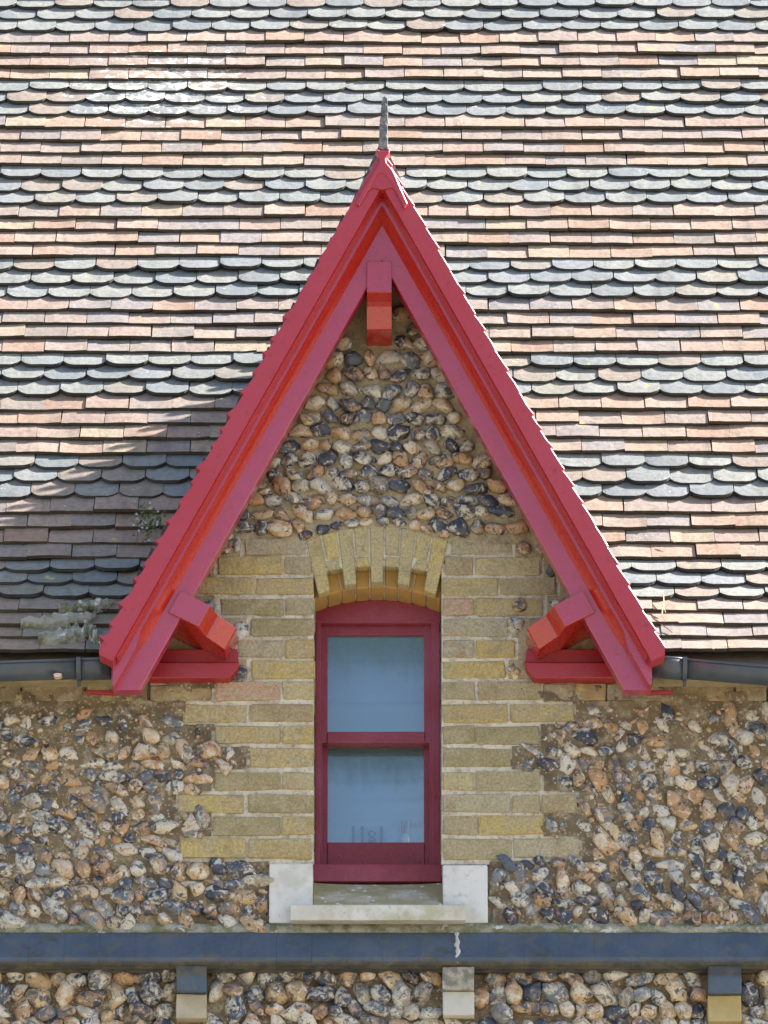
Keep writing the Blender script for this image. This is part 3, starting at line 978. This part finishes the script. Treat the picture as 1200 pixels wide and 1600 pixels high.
lo = at(440, 1452, .01); hi = at(740, 1436, .01)
add_box(bm, (lo.x, .012, lo.z - .01), (hi.x, .2, hi.z))
finish('bedding', bm, MAT['buff_block'], sill)

# ------------------------------------------------------------------ main roof
random.seed(11)
G = .10; TT = .0145; TW = .1655; PITCHX = .1682
EY = -.14
EZ = at(600, 1023, EY).z
NROW = 58
prof = [(EY, EZ)]
ang = []
for r in range(NROW + 3):
    f = RAD(49.5 if r < 7 else 56.3)
    ang.append(f)
    prof.append((prof[-1][0] + G * math.cos(f), prof[-1][1] + G * math.sin(f)))
def roof_point(px, py):
    """where the photograph's pixel meets the main roof"""
    for r in range(NROW):
        (y0, z0), (y1, z1) = prof[r], prof[r + 1]
        for s in range(10):
            yy = y0 + (y1 - y0) * s / 10; zz = z0 + (z1 - z0) * s / 10
            p = at(px, py, yy)
            if p.z <= zz: return Vector((p.x, yy, zz)), r
    return at(px, py, 1.5), NROW

roof = thing('tiled_roof', (0, EY, EZ), 'steep main roof with bands of plain red and scalloped grey clay tiles', 'roof')
RIDGE_Z = APEX.z + .03
def dormer_half(z):                    # half width of the dormer roof's outer surface at height z
    return (RIDGE_Z - z) / TAN_D
def tile_mesh(name, scallop, camber, seed, w=TW, chip=False):
    """tail at local origin, running up along +Y, upper face towards +Z"""
    rnd = random.Random(seed)
    L = .19
    nx = 12
    bm = bmesh.new()
    top = []; bot = []
    for i in range(nx + 1):
        u = i / nx * 2 - 1
        x = u * w / 2
        if scallop:
            au = abs(u)
            t = .0005 if au < .52 else (.0005 + (au - .52) / .25 * .009 if au < .77 else .0095 + (au - .77) / .23 * .027)
        else:
            t = 0
        t += noise.noise(Vector((x * 40, seed * 3.1, 0))) * .0028
        if chip and u > .6: t += .012 * (u - .5) * 2
        zc_ = camber * (u * u - .4) 
        ys = [t, L * .30, L * .62, L]
        top.append([bm.verts.new((x, y + 0, TT + zc_ + (.0012 if j else -.0008) + .004 * (y / L) * (1 - y / L))) for j, y in enumerate(ys)])
        bot.append([bm.verts.new((x, y + .001, zc_ + .004 * (y / L) * (1 - y / L) )) for j, y in enumerate((t, L))])
    for i in range(nx):
        for j in range(3):
            bm.faces.new((top[i][j], top[i + 1][j], top[i + 1][j + 1], top[i][j + 1]))
        bm.faces.new((bot[i][0], bot[i][1], bot[i + 1][1], bot[i + 1][0]))
        bm.faces.new((bot[i][0], bot[i + 1][0], top[i + 1][0], top[i][0]))
    for i, s in ((0, 1), (nx, -1)):
        f = (top[i][0], top[i][1], top[i][2], top[i][3], bot[i][1], bot[i][0])
        bm.faces.new(f if s > 0 else f[::-1])
    bmesh.ops.recalc_face_normals(bm, faces=bm.faces)
    me = bpy.data.meshes.new(name)
    bm.to_mesh(me); bm.free()
    me.materials.append(MAT['scallop_tile' if scallop else 'plain_tile'])
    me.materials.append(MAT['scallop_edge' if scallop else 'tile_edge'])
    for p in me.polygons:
        if p.normal.y < -.5 and p.center.z < TT - .001: p.material_index = 1  # butts get the dirt colour with shade painted in
    return me
PLAIN = [tile_mesh('plain_tile', False, c, i, chip=(i == 7)) for i, c in enumerate((.0015, -.0012, .0028, 0, .0004, -.0022, .001, .0005))]
SCAL = [tile_mesh('scalloped_tile', True, c, i + 20) for i, c in enumerate((.001, -.0012, .002, 0, .0006, -.0018))]
DORM = []
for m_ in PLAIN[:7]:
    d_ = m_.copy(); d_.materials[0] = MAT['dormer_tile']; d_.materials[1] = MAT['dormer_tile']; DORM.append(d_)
DELTA = math.atan(TT / G)
tiles = {'plain_tile': [], 'scalloped_tile': []}
def sag(x, r):
    return .008 * noise.noise(Vector((x * 1.1, r * .33, 4))) + .005 * noise.noise(Vector((x * 3.5, r * .8, 9)))
for r in range(NROW):
    scal = 4 <= r % 7 <= 6
    name = 'scalloped_tile' if scal else 'plain_tile'
    off = (PITCHX / 2 if r % 2 else 0) + random.uniform(-.012, .012) + r * .0
    n0 = int((XL - .1) / PITCHX) - 1; n1 = int((XR + .1) / PITCHX) + 1
    for c in range(n0, n1 + 1):
        x = c * PITCHX + off + random.uniform(-.0018, .0018)
        y, z = prof[r]
        # cut by the dormer
        zm = z + .05
        hw = dormer_half(zm)
        if hw > 0 and abs(x - XC) < hw - .10 and y + .05 > -.3:
            if abs(x - XC) < hw - .10: continue
        a = ang[r] - DELTA - .042 + random.gauss(0, .014)
        o_rot = (a, random.gauss(0, .006), random.gauss(0, .0085))
        nrm = Vector((0, -math.sin(ang[r]), math.cos(ang[r])))
        up = Vector((0, math.cos(ang[r]), math.sin(ang[r])))
        d = sag(x, r)
        slip = random.gauss(0, .0022) + .013 * noise.noise(Vector((x * 1.3, r * .45, 15)))
        p = Vector((x, y, z)) + nrm * (d + .0068 + abs(random.gauss(0, .002))) + up * slip
        # how large it shows
        s_px = FPX / ((p - CAM).length)
        ix = 600 + p.x * s_px
        v = -(p.y - CAM.y) * math.sin(PITCH) + (p.z - CAM.z) * math.cos(PITCH)
        iy = 800 - FPX * v / ((p.y - CAM.y) * math.cos(PITCH) + (p.z - CAM.z) * math.sin(PITCH))
        inview = -36 < ix < 1236 and -10 < iy
        tiles[name].append((not inview, -s_px, p, o_rot, random.choice(SCAL if scal else (PLAIN[:7] if random.random() < .93 else PLAIN[7:]))))
for name, lst in tiles.items():
    lst.sort(key=lambda t: t[:2])
    for (_, _, p, rot, me) in lst[:300]:
        o = bpy.data.objects.new(name, me)
        o.rotation_euler = rot
        o.location = p - roof.location
        COL.objects.link(o); o.parent = roof
    bm = bmesh.new()
    from mathutils import Euler
    for (_, _, p, rot, me) in lst[300:]:
        n0 = len(bm.verts)
        bm.from_mesh(me)
        bm.verts.ensure_lookup_table()
        mtx = Matrix.Translation(p) @ Euler(rot).to_matrix().to_4x4()
        bmesh.ops.transform(bm, matrix=mtx, verts=bm.verts[n0:])
    o = finish(name, bm, MAT['scallop_tile' if name[0] == 's' else 'plain_tile'], roof, False, False)
    o.data.materials.append(MAT['scallop_edge' if name[0] == 's' else 'tile_edge'])
    o['kind'] = 'stuff'
# boarding under the tiles, cut round the dormer is not needed: it lies below the dormer's roof
bm = bmesh.new()
sec = []
for (y, z), f in zip(prof, ang + [ang[-1]]):
    sec.append(Vector((0, y + math.sin(f) * .03, z - math.cos(f) * .03)))
back = [p + Vector((0, .02, -.02)) for p in sec]
def deck(x0, x1, k0=0):
    s_ = sec[k0:] + back[k0:][::-1]
    add_sweep(bm, [[Vector((x0, p.y, p.z)) for p in s_], [Vector((x1, p.y, p.z)) for p in s_]])
deck(XL, -hw_eav + .0); deck(hw_eav, XR); deck(-hw_eav, hw_eav, 6)
finish('roof_boarding', bm, MAT['board'], roof)
bm = bmesh.new()
yt, zt2 = prof[NROW]
add_box(bm, (XL, yt - .02, zt2 - .05), (XR, yt + .22, zt2 + .05), .03, 3)
finish('ridge', bm, MAT['plain_tile'], roof)
bm = bmesh.new()
add_prism(bm, [Vector((XL, yt + .02, zt2)), Vector((XL, yt + 3.2, EZ)), Vector((XL, yt + 3.2, EZ - .05)), Vector((XL, yt + .02, zt2 - .05))], Vector((XR - XL, 0, 0)))
finish('rear_slope', bm, MAT['plain_tile'], roof)

# ------------------------------------------------------------------ dormer roof
dormer = thing('dormer_roof', (XC, -.3, RIDGE_Z), 'narrow tiled dormer roof with toothed ridge behind the red gable', 'dormer roof')
DP = Vector((-DAX.z, 0, DAX.x))                  # for the left side: inwards and down
DP = Vector((abs(DAX.z), 0, -abs(DAX.x)))
def side_pt(s, t, p, y):
    """t metres down the verge, p metres inwards, on the left (s=-1) or right (s=1)"""
    q = APEX + DAX * t + DP * p
    return Vector((XC + (q.x - XC) * (-s), y, q.z))
L_V = (at(158, 1012, -.3) - APEX).length
yb = EY + (RIDGE_Z - EZ) / math.tan(RAD(56.3)) + .25
for s in (-1, 1):
    bm = bmesh.new()
    o = [side_pt(s, t, p, -.30) for t, p in ((.10, .03), (L_V - .06, .03), (L_V - .06, .06), (.16, .06))]
    add_prism(bm, o, Vector((0, yb + .30, 0)))
    finish('roof_slope', bm, MAT['board'], dormer)
# verge tiles: plain tiles laid on the two slopes, their ends peeping past the painted verge
random.seed(3)
nrow = int(L_V / G)
vt = 0
for s in (-1, 1):
    nrm = Vector((s * DP.x * 1.0, 0, -DP.z)).normalized()
    dn = Vector((s * abs(DAX.x), 0, DAX.z))
    for r in range(nrow):
        t = L_V - .03 - r * G
        if t < .17: continue
        for c in range(9):
            y = -.325 + TW / 2 + c * PITCHX + (PITCHX / 2 if r % 2 and c else 0)
            q = side_pt(s, t, .018 if s < 0 else .027, y)
            # only where the dormer slope stands above the main roof
            ry = EY + (q.z - EZ) / math.tan(RAD(56.3))
            if y - TW / 2 > ry + .12: break
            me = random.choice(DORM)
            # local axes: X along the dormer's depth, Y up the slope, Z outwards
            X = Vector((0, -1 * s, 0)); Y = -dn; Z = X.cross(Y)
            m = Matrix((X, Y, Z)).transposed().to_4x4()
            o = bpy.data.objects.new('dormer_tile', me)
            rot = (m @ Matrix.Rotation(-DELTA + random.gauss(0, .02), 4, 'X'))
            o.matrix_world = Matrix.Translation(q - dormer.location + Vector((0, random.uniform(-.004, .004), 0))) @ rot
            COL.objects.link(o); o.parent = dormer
# toothed ridge tiles
ncap = 5
cl = (yb - .05 + .30) / ncap
for i in range(ncap):
    y0 = -.29 + i * cl + .004; y1 = y0 + cl - .008
    bm = bmesh.new()
    sec = [Vector((XC - .085, 0, RIDGE_Z - .165)), Vector((XC - .012, 0, RIDGE_Z + .012)), Vector((XC + .012, 0, RIDGE_Z + .012)), Vector((XC + .085, 0, RIDGE_Z - .165)), Vector((XC + .066, 0, RIDGE_Z - .165)), Vector((XC, 0, RIDGE_Z - .02)), Vector((XC - .066, 0, RIDGE_Z - .165))]
    add_sweep(bm, [[Vector((p.x, y0, p.z)) for p in sec], [Vector((p.x, y1, p.z)) for p in sec]])
    cap = finish('ridge_tile', bm, MAT['dark_stone'], dormer)
    bm = bmesh.new()
    nt_ = 7
    w = (y1 - y0) / nt_
    pts = [(y0, .006)]
    for q in range(nt_):
        ya = y0 + q * w
        pts += [(ya + .001, .030), (ya + w * .26, .036), (ya + w * .22, .105), (ya + w * .48, .125), (ya + w * .74, .105), (ya + w * .70, .036), (ya + w * .98, .030)]
    pts += [(y1, .006)]
    add_prism(bm, [Vector((XC - .010, yy, RIDGE_Z + zz)) for yy, zz in pts], Vector((.020, 0, 0)))
    o = finish('crest', bm, MAT['dark_stone'])
    o.parent = cap
    o.location = o.location - dormer.location - cap.location
# upright finial at the front end, notched
bm = bmesh.new()
zb0 = at(600, 234, -.33).z; zt0 = at(600, 151, -.33).z
hh = zt0 - zb0
outl = [(-.018, 0), (-.016, .18), (-.012, .22), (-.015, .27), (-.015, .42), (-.009, .45), (-.014, .50), (-.013, .60), (-.007, .63), (-.012, .68), (-.011, .80), (-.005, .83), (-.010, .88), (-.009, .97), (-.004, 1.0), (.008, 1.0), (.013, .96), (.013, .90), (.008, .87), (.014, .82), (.015, .72), (.009, .69), (.015, .65), (.015, .54), (.008, .51), (.014, .46), (.015, .30), (.010, .26), (.016, .20), (.017, 0)]
ofx = at(600, 200, -.33).x - .003
add_prism(bm, [Vector((ofx + (a * 1.05 if abs(a) > .0095 else a * .55) + .004 * (b), -.335, zb0 + hh * b)) for a, b in outl], Vector((0, .05, 0)), .002)
finish('finial', bm, MAT['dark_stone'], dormer)

# ------------------------------------------------------------------ bargeboards
V_IN, M_IN, B_IN = .074, .096, .192
Y_V, Y_M, Y_B = -.36, -.30, -.25
def mitre_t(p):      # where the line p metres inwards meets the middle of the gable
    return -p * DP.x / DAX.x
def apex_pt(p, y):
    return side_pt(-1, mitre_t(p), p, y)
x_out = at(177, 1050, Y_B).x - XC; z_foot = at(190, 1077, Y_B).z
for s, lab in ((-1, 'red painted bargeboard on the left slope of the gable, beside the shaded roof'), (1, 'red painted bargeboard on the right slope of the gable, beside the sunlit roof')):
    random.seed(40 + s)
    root = thing('bargeboard', side_pt(s, L_V, .1, 0), lab, 'bargeboard', 'bargeboards of the gable')
    # outer verge with its ragged painted tile ends
    st = []
    t = .02
    while t < L_V + .02:
        big = s < 0 and t > .3 * L_V
        st.append((t, random.uniform(.004, .008)))
        step = random.uniform(.058, .112)
        st.append((t + step * .55, random.uniform(.001, .005)))
        amp = random.uniform(.004, .015) if big else random.uniform(-.003, .003)
        st.append((t + step - .006, -amp)); st.append((t + step - .001, random.uniform(.004, .008)))
        t += step
    rings = []
    def vring(t, o, apex=False):
        secs = [(o, Y_V + .004), (o + .004, Y_V), (V_IN - .002, Y_V), (V_IN, Y_V + .004), (V_IN + .0005, Y_M + .02), (o, Y_M + .02)]
        return [side_pt(s, max(t, mitre_t(p)) if not apex else mitre_t(p), p, y) for p, y in secs]
    rings.append(vring(0, .012, True))
    for t, o in st:
        if t > mitre_t(V_IN + .011) + .005 or True:
            rings.append(vring(t, o))
    bm = bmesh.new(); add_sweep(bm, rings)
    xo = at(155, 1018, Y_V).x
    clip(bm, Vector((XC + s * (XC - xo), 0, 0)) if s > 0 else Vector((xo, 0, 0)), Vector((s, 0, 0)))
    bz = at(172, 1031, Y_V); 
    cn = Vector((s * -.42 * -1, 0, -1)).normalized() if s > 0 else Vector((-.55, 0, -1)).normalized()
    cpt = Vector((XC + s * (XC - bz.x), 0, bz.z)) if s > 0 else bz
    clip(bm, cpt, Vector((s * .50, 0, -1)).normalized())
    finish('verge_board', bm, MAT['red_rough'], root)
    bm = bmesh.new()
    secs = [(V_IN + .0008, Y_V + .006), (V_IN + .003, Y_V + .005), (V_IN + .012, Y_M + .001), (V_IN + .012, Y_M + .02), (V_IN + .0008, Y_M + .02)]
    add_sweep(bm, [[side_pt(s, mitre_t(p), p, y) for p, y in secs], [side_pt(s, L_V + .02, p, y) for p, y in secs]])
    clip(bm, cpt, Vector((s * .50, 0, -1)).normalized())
    finish('verge_fillet', bm, MAT['red_bounce'], root)  # chamfer under the verge, bounce light painted into its red
    # moulding with a stopped cove
    def mring(t, stop):
        pa = M_IN + .016 * stop; pb = .126 - .011 * stop
        secs = [(V_IN - .01, Y_M), (pa, Y_M), (pa + (pb - pa) * .30, Y_M + .017), (pa + (pb - pa) * .72, Y_M + .037), (pb, Y_B + .001), (pb, Y_B + .02), (V_IN - .01, Y_B + .02)]
        return [side_pt(s, mitre_t(p) if t is None else t, p, y) for p, y in secs]
    t_stop = (at(207, 1003, Y_M) - APEX).dot(DAX)
    rings = [mring(None, 0), mring(mitre_t(.126) + .02, 0), mring(t_stop - .05, 0), mring(t_stop, .8), mring(t_stop + .02, 1), mring(L_V + .25, 1)]
    bm = bmesh.new(); add_sweep(bm, rings)
    clip(bm, Vector((XC + s * -x_out, 0, 0)) if s > 0 else Vector((XC + x_out, 0, 0)), Vector((s, 0, 0)))
    clip(bm, Vector((0, 0, z_foot)), Vector((0, 0, -1)))
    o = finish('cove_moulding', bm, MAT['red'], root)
    o.data.materials.append(MAT['red_bounce'])
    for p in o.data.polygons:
        if abs(p.normal.y) < .97 and p.normal.z < -.05: p.material_index = 1  # downward cove faces take the red with bounce light painted in
    # rafter board
    secs = [(M_IN - .02, Y_B), (B_IN - .003, Y_B), (B_IN, Y_B + .003), (B_IN, Y_B + .06), (M_IN - .02, Y_B + .06)]
    rings = [[side_pt(s, mitre_t(p), p, y) for p, y in secs], [side_pt(s, L_V + .35, p, y) for p, y in secs]]
    bm = bmesh.new(); add_sweep(bm, rings)
    clip(bm, Vector((XC + s * -x_out, 0, 0)) if s > 0 else Vector((XC + x_out, 0, 0)), Vector((s, 0, 0)))
    clip(bm, Vector((0, 0, z_foot - .003)), Vector((0, 0, -1)))
    finish('rafter_board', bm, MAT['red'], root)
    # soffit from the board back to the wall
    bm = bmesh.new()
    o = [side_pt(s, t, p, Y_B + .06) for t, p in ((mitre_t(.09), .09), (L_V - .02, .09), (L_V - .02, .11), (mitre_t(.11), .11))]
    add_prism(bm, o, Vector((0, -Y_B - .06 + .03, 0)))
    finish('soffit', bm, MAT['red_shaded'], root)

# painted cap over the apex
apexcap = thing('apex_cap', at(597, 300, -.38), 'small red painted cap with flared neck on the peak of the gable', 'gable cap')
bm = bmesh.new()
def gp(px, py, Y): 
    p = at(px, py, Y); return p
outl = [(588, 231), (593, 235), (604, 235), (609, 230), (609, 238), (603, 247), (604, 254), (614, 266), (622, 283), (629, 300), (637, 318), (632, 326), (621, 303), (611, 283), (600, 270), (590, 270), (580, 287), (570, 306), (561, 322), (556, 316), (566, 298), (575, 283), (585, 267), (593, 254), (593, 247), (588, 238)]
add_prism(bm, [gp(a, b, -.374) for a, b in outl], Vector((0, .05, 0)), .003)
finish('cap_saddle', bm, MAT['red_rough'], apexcap)
bm = bmesh.new()
add_prism(bm, [gp(a, b, -.369) for a, b in [(597, 246), (618, 283), (628, 306), (612, 292), (597, 296), (582, 292), (566, 306), (577, 283)]], Vector((0, .05, 0)), .003)
finish('cap_face', bm, MAT['red_rough'], apexcap)

# ------------------------------------------------------------------ brackets
def bracket(origin, down, label):
    """block on the rafter boards: origin = middle of the front face's lower edge, down = its direction in the gable plane"""
    root = thing('bracket', Vector((origin.x, 0, origin.z)), label, 'bracket', 'brackets under the bargeboards')
    dn = down.normalized()
    sd = Vector((-dn.z, 0, dn.x))
    yf = Y_B - .009
    pr = [(-.125, yf), (-.003, yf), (0, yf + .004), (.018, yf + .052), (.029, yf + .070), (.040, yf + .073), (.075, yf + .092), (.104, yf + .108), (.107, yf + .114)]
    hw = .047
    def ring(w, top_t=-.125):
        P = [origin + dn * t + sd * w for t, y in pr]
        return [Vector((p.x, y, p.z)) for p, (t, y) in zip(P, pr)]
    # moulded block
    bm = bmesh.new()
    a = ring(-hw); b = ring(hw)
    for r_ , w in ((a, -hw), (b, hw)):
        for t in (.107, -.125):
            p = origin + dn * t + sd * w
            r_.append(Vector((p.x, .02, p.z)))
    add_sweep(bm, [a, b])
    bmesh.ops.remove_doubles(bm, verts=bm.verts, dist=.00001)
    bmesh.ops.recalc_face_normals(bm, faces=bm.faces)
    bmesh.ops.bevel(bm, geom=[e for e in bm.edges if len(e.link_faces) == 2 and e.calc_face_angle(0) > .9], offset=.003, segments=2, affect='EDGES', profile=.6)
    finish('moulded_block', bm, MAT['red_bounce'], root)  # whole block in the red that has bounce light in its colour
    # flush end-grain plate, outlined by its joint
    bm = bmesh.new()
    q = [origin + dn * t + sd * w for t, w in ((-.123, -hw + .0015), (-.123, hw - .0015), (-.0015, hw - .0015), (-.0015, -hw + .0015))]
    add_prism(bm, [Vector((p.x, yf - .003, p.z)) for p in q], Vector((0, .006, 0)), .001)
    finish('front_plate', bm, MAT['red'], root)
    return root
o = at(592.5, 458, Y_B); 
bracket(o, Vector((0, 0, -1)), 'red bracket hanging below the peak of the gable')
pl = (at(330, 948, Y_B) + at(309, 980, Y_B)) / 2
bracket(pl, DP, 'red bracket near the foot of the left bargeboard')
pr_ = (at(863, 948, Y_B) + at(884, 980, Y_B)) / 2
bracket(pr_, Vector((-DP.x, 0, DP.z)), 'red bracket near the foot of the right bargeboard')

# ------------------------------------------------------------------ wall plates and battens
for s, lab in ((-1, 'red timber plate against the wall beneath the left bracket'), (1, 'red timber plate against the wall beneath the right bracket')):
    root = thing('wall_plate', at(597 + s * 300, 1060, 0), lab, 'timber plate', 'timber plates at the gable feet')
    def X(px, py, Y):
        p = at(px, py, Y)
        return Vector((XC + (XC - p.x) if s > 0 else p.x, Y, p.z))
    bm = bmesh.new()
    add_prism(bm, [X(178, 1035, -.058), X(374, 1035, -.058), X(372, 1042, -.058), X(359, 1059, -.058), X(178, 1059, -.058)], Vector((0, .07, 0)), .003)
    finish('lower_fillet', bm, MAT['red_shaded'], root)
    bm = bmesh.new()
    add_prism(bm, [X(178, 1014, -.030), X(371, 1014, -.030), X(373, 1036, -.030), X(178, 1036, -.030)], Vector((0, .045, 0)), .003)
    finish('upper_fillet', bm, MAT['red_shaded'], root)
    bm = bmesh.new()
    add_prism(bm, [X(134 if s < 0 else 142, 1078, -.12), X(184, 1078, -.12), X(184, 1085, -.12), X(134 if s < 0 else 142, 1082.5, -.12)], Vector((0, .02, 0)), .002)
    o = finish('soffit_batten', bm, MAT['red_shaded'])
    tag(o, 'thin red batten under the %s gutter end, beside the bargeboard foot' % ('left' if s < 0 else 'right'), 'batten', 'red battens under the gutters')

# ------------------------------------------------------------------ gutters and fascia
def gutter(side, x_in, x_out, z_in, z_out, label):
    root = thing('gutter', Vector((x_in, -.2, z_in)), label, 'gutter', 'black gutters at the eaves')
    GY, R_ = -.185, .054
    def trough(xa, xb, r, za, zb, name, lip=True):
        bm = bmesh.new()
        n = 14
        rings = []
        for x, z in ((xa, za), (xb, zb)):
            ring = []
            for i in range(n + 1):
                a = math.pi + math.pi * i / n
                ring.append(Vector((x, GY + r * math.cos(a), z + r * math.sin(a))))
            for i in range(n, -1, -1):
                a = math.pi + math.pi * i / n
                ring.append(Vector((x, GY + (r - .004) * math.cos(a), z + (r - .004) * math.sin(a))))
            rings.append(ring)
        add_sweep(bm, rings)
        if lip:
            add_tube(bm, [Vector((xa, GY - r, za)), Vector((xb, GY - r, zb))], .005, 8)
        return finish(name, bm, MAT['black_plastic'], root, True)
    zl = lambda x: z_in + (z_out - z_in) * (x - x_in) / (x_out - x_in)
    trough(x_in, x_out, R_, z_in, z_out, 'trough')
    d = (x_out - x_in) / abs(x_out - x_in)
    u0, u1 = x_in + d * .0, x_in + d * .115
    trough(u0, u1, R_ + .005, zl(u0), zl(u1), 'stop_end')
    # end plate
    bm = bmesh.new()
    o = [Vector((x_in, GY + (R_ + .004) * math.cos(math.pi + math.pi * i / 12), z_in + (R_ + .004) * math.sin(math.pi + math.pi * i / 12))) for i in range(13)]
    add_prism(bm, o, Vector((d * .005, 0, 0))); finish('end_plate', bm, MAT['black_plastic'], root)
    if side < 0:
        bm = bmesh.new()
        c = at(90, 1055, GY - R_ * .8)
        ring = [c + Vector((.016 * math.cos(q * .7) * (1 + .2 * math.sin(q * 2.3)), -.004, .008 * math.sin(q * .7))) for q in range(9)]
        add_prism(bm, ring, Vector((0, .03, 0)), .001)
        finish('chip', bm, MAT['pink'], root)
    # clips
    for cx in [x_in + d * .115, x_in + d * .95]:
        bm = bmesh.new()
        rings = []
        for dx in (-.008, .008):
            ring = []
            for i in range(15):
                a = math.pi + math.pi * i / 14
                ring.append(Vector((cx + dx, GY + (R_ + .012) * math.cos(a), zl(cx) + .006 + (R_ + .014) * math.sin(a))))
            for i in range(14, -1, -1):
                a = math.pi + math.pi * i / 14
                ring.append(Vector((cx + dx, GY + (R_ + .004) * math.cos(a), zl(cx) + .006 + (R_ + .004) * math.sin(a))))
            rings.append(ring)
        add_sweep(bm, rings)
        add_box(bm, (cx - .006, GY + .0, zl(cx) - R_ - .03), (cx + .006, GY + .012, zl(cx) - R_ - .004), .002)
        finish('clip', bm, MAT['black_plastic'], root)
    return root
GYF = -.239
gutter(-1, at(172, 1030, GYF).x, XL, at(172, 1029, GYF).z, at(172, 1029, GYF).z - .045, 'black half round gutter left of the gable, with a pale chip on it')
gutter(1, at(1021, 1030, GYF).x, XR, at(1021, 1026, GYF).z, at(1021, 1026, GYF).z - .12, 'black half round gutter right of the gable, below the sunlit tiles')
for s in (-1, 1):
    a = at(175 if s < 0 else 1020, 1065, -.07); b = at(175, 1030, -.07)
    bm = bmesh.new()
    x0, x1 = (XL, a.x) if s < 0 else (a.x, XR)
    add_box(bm, (x0, -.075, a.z), (x1, -.05, b.z), .003)
    add_box(bm, (x0, -.048, a.z + .004), (x1, .02, a.z + .02), .002)
    o = finish('fascia_board', bm, MAT['fascia'])
    tag(o, 'bare tan fascia board behind the %s gutter' % ('left' if s < 0 else 'right'), 'fascia board', 'fascia boards behind the gutters')

# ------------------------------------------------------------------ small growth and repairs on the roof
random.seed(9)
wp, _ = roof_point(232, 842)
weed = thing('weed', wp, 'small flowering weed growing in the valley left of the gable', 'weed')
wbase = wp + Vector((0, -.03, .02))
bm = bmesh.new()
for _ in range(120):
    c = wbase + Vector((random.gauss(0, .030), random.uniform(-.05, .0), random.gauss(.02, .036)))
    d = Vector((random.uniform(-1, 1), random.uniform(-1, .2), random.uniform(-.3, 1))).normalized()
    s = d.orthogonal().normalized() * random.uniform(.004, .007)
    L = random.uniform(.012, .020)
    n = d.cross(s).normalized() * .002
    vv = [bm.verts.new(c - d * L * .4), bm.verts.new(c + s + n), bm.verts.new(c + d * L * .6), bm.verts.new(c - s + n)]
    bm.faces.new(vv)
for _ in range(8):
    c = wbase + Vector((random.gauss(0, .02), -.02, random.gauss(.01, .03)))
    add_tube(bm, [wbase + Vector((0, 0, -.03)), (wbase + c) / 2 + Vector((0, -.01, 0)), c], .0012, 4)
o = finish('foliage', bm, MAT['leaf'], weed, False, False); o['kind'] = 'stuff'
for _ in range(13):
    c = wbase + Vector((random.gauss(-.006, .03), random.uniform(-.065, -.045), random.gauss(.02, .034)))
    bm = bmesh.new()
    ctr = bm.verts.new(c)
    ring = [bm.verts.new(c + Vector((.0065 * math.cos(q * math.pi / 5) * (1 if q % 2 else .45), -.002 * (q % 2), .0065 * math.sin(q * math.pi / 5) * (1 if q % 2 else .45)))) for q in range(10)]
    for q in range(10): bm.faces.new((ctr, ring[q], ring[(q + 1) % 10]))
    finish('flower', bm, MAT['petal'], weed)

patch = thing('mortar_patch', roof_point(115, 1000)[0], 'crumbling cement and moss patch on the lowest tiles beside the left gable foot', 'mortar patch')
for (xa, ya, xb, yb_, w) in [(92, 962, 178, 952, 9), (33, 983, 150, 972, 11), (60, 1008, 150, 994, 14), (132, 985, 160, 1012, 14)]:
    bm = bmesh.new()
    n = 16
    rings = []
    for i in range(n + 1):
        f = i / n
        wob = noise.noise(Vector((f * 6, xa, 1)))
        px = xa + (xb - xa) * f; py = ya + (yb_ - ya) * f + wob * 5
        c, r = roof_point(px, py)
        nn = Vector((0, -math.sin(RAD(49.5)), math.cos(RAD(49.5)))); uu = Vector((0, math.cos(RAD(49.5)), math.sin(RAD(49.5))))
        hw = w / 424 * 1.6 * (.6 + .4 * math.sin(f * math.pi)) * (1 + .5 * noise.noise(Vector((f * 11, ya, 3))))
        th = .032 * (1 + .5 * noise.noise(Vector((f * 14, ya, 7))))
        ring = []
        for q in range(8):
            a = 2 * math.pi * q / 8
            k_ = 1 + .35 * noise.noise(Vector((f * 20, q * 1.7, ya)))
            ring.append(c + nn * (.010 + th * max(-.3, math.sin(a)) * k_) + uu * (hw * math.cos(a) * k_) + Vector((noise.noise(Vector((f * 30, q, 5))) * .006, 0, 0)))
        rings.append(ring)
    add_sweep(bm, rings)
    finish('cement_strip', bm, MAT['cement'], patch)

straw = thing('dry_straw', roof_point(1038, 960)[0], 'dry straw stalks caught in the tiles right of the gable foot', 'straw')
for (a, b, c) in [((1036, 938), (1037, 952), (1035, 964)), ((1033, 950), (1036, 958), (1040, 968)), ((1035, 958), (1034, 970), (1039, 980)), ((1033, 985), (1043, 992), (1050, 998)), ((1110, 1022), (1113, 1026), (1116, 1028)), ((1046, 851), (1050, 856), (1054, 857))]:
    bm = bmesh.new()
    add_tube(bm, [roof_point(*q)[0] + Vector((0, -.030, .012)) for q in (a, b, c)], .0022, 5)
    finish('stalk', bm, MAT['straw'], straw)
bpy.context.view_layer.update()
for o in scene.objects:                      # walls, roofs, window and trim are things; only ground and the room behind are setting
    if o.parent is None and 'category' in o and 'kind' not in o:
        o['kind'] = 'thing'
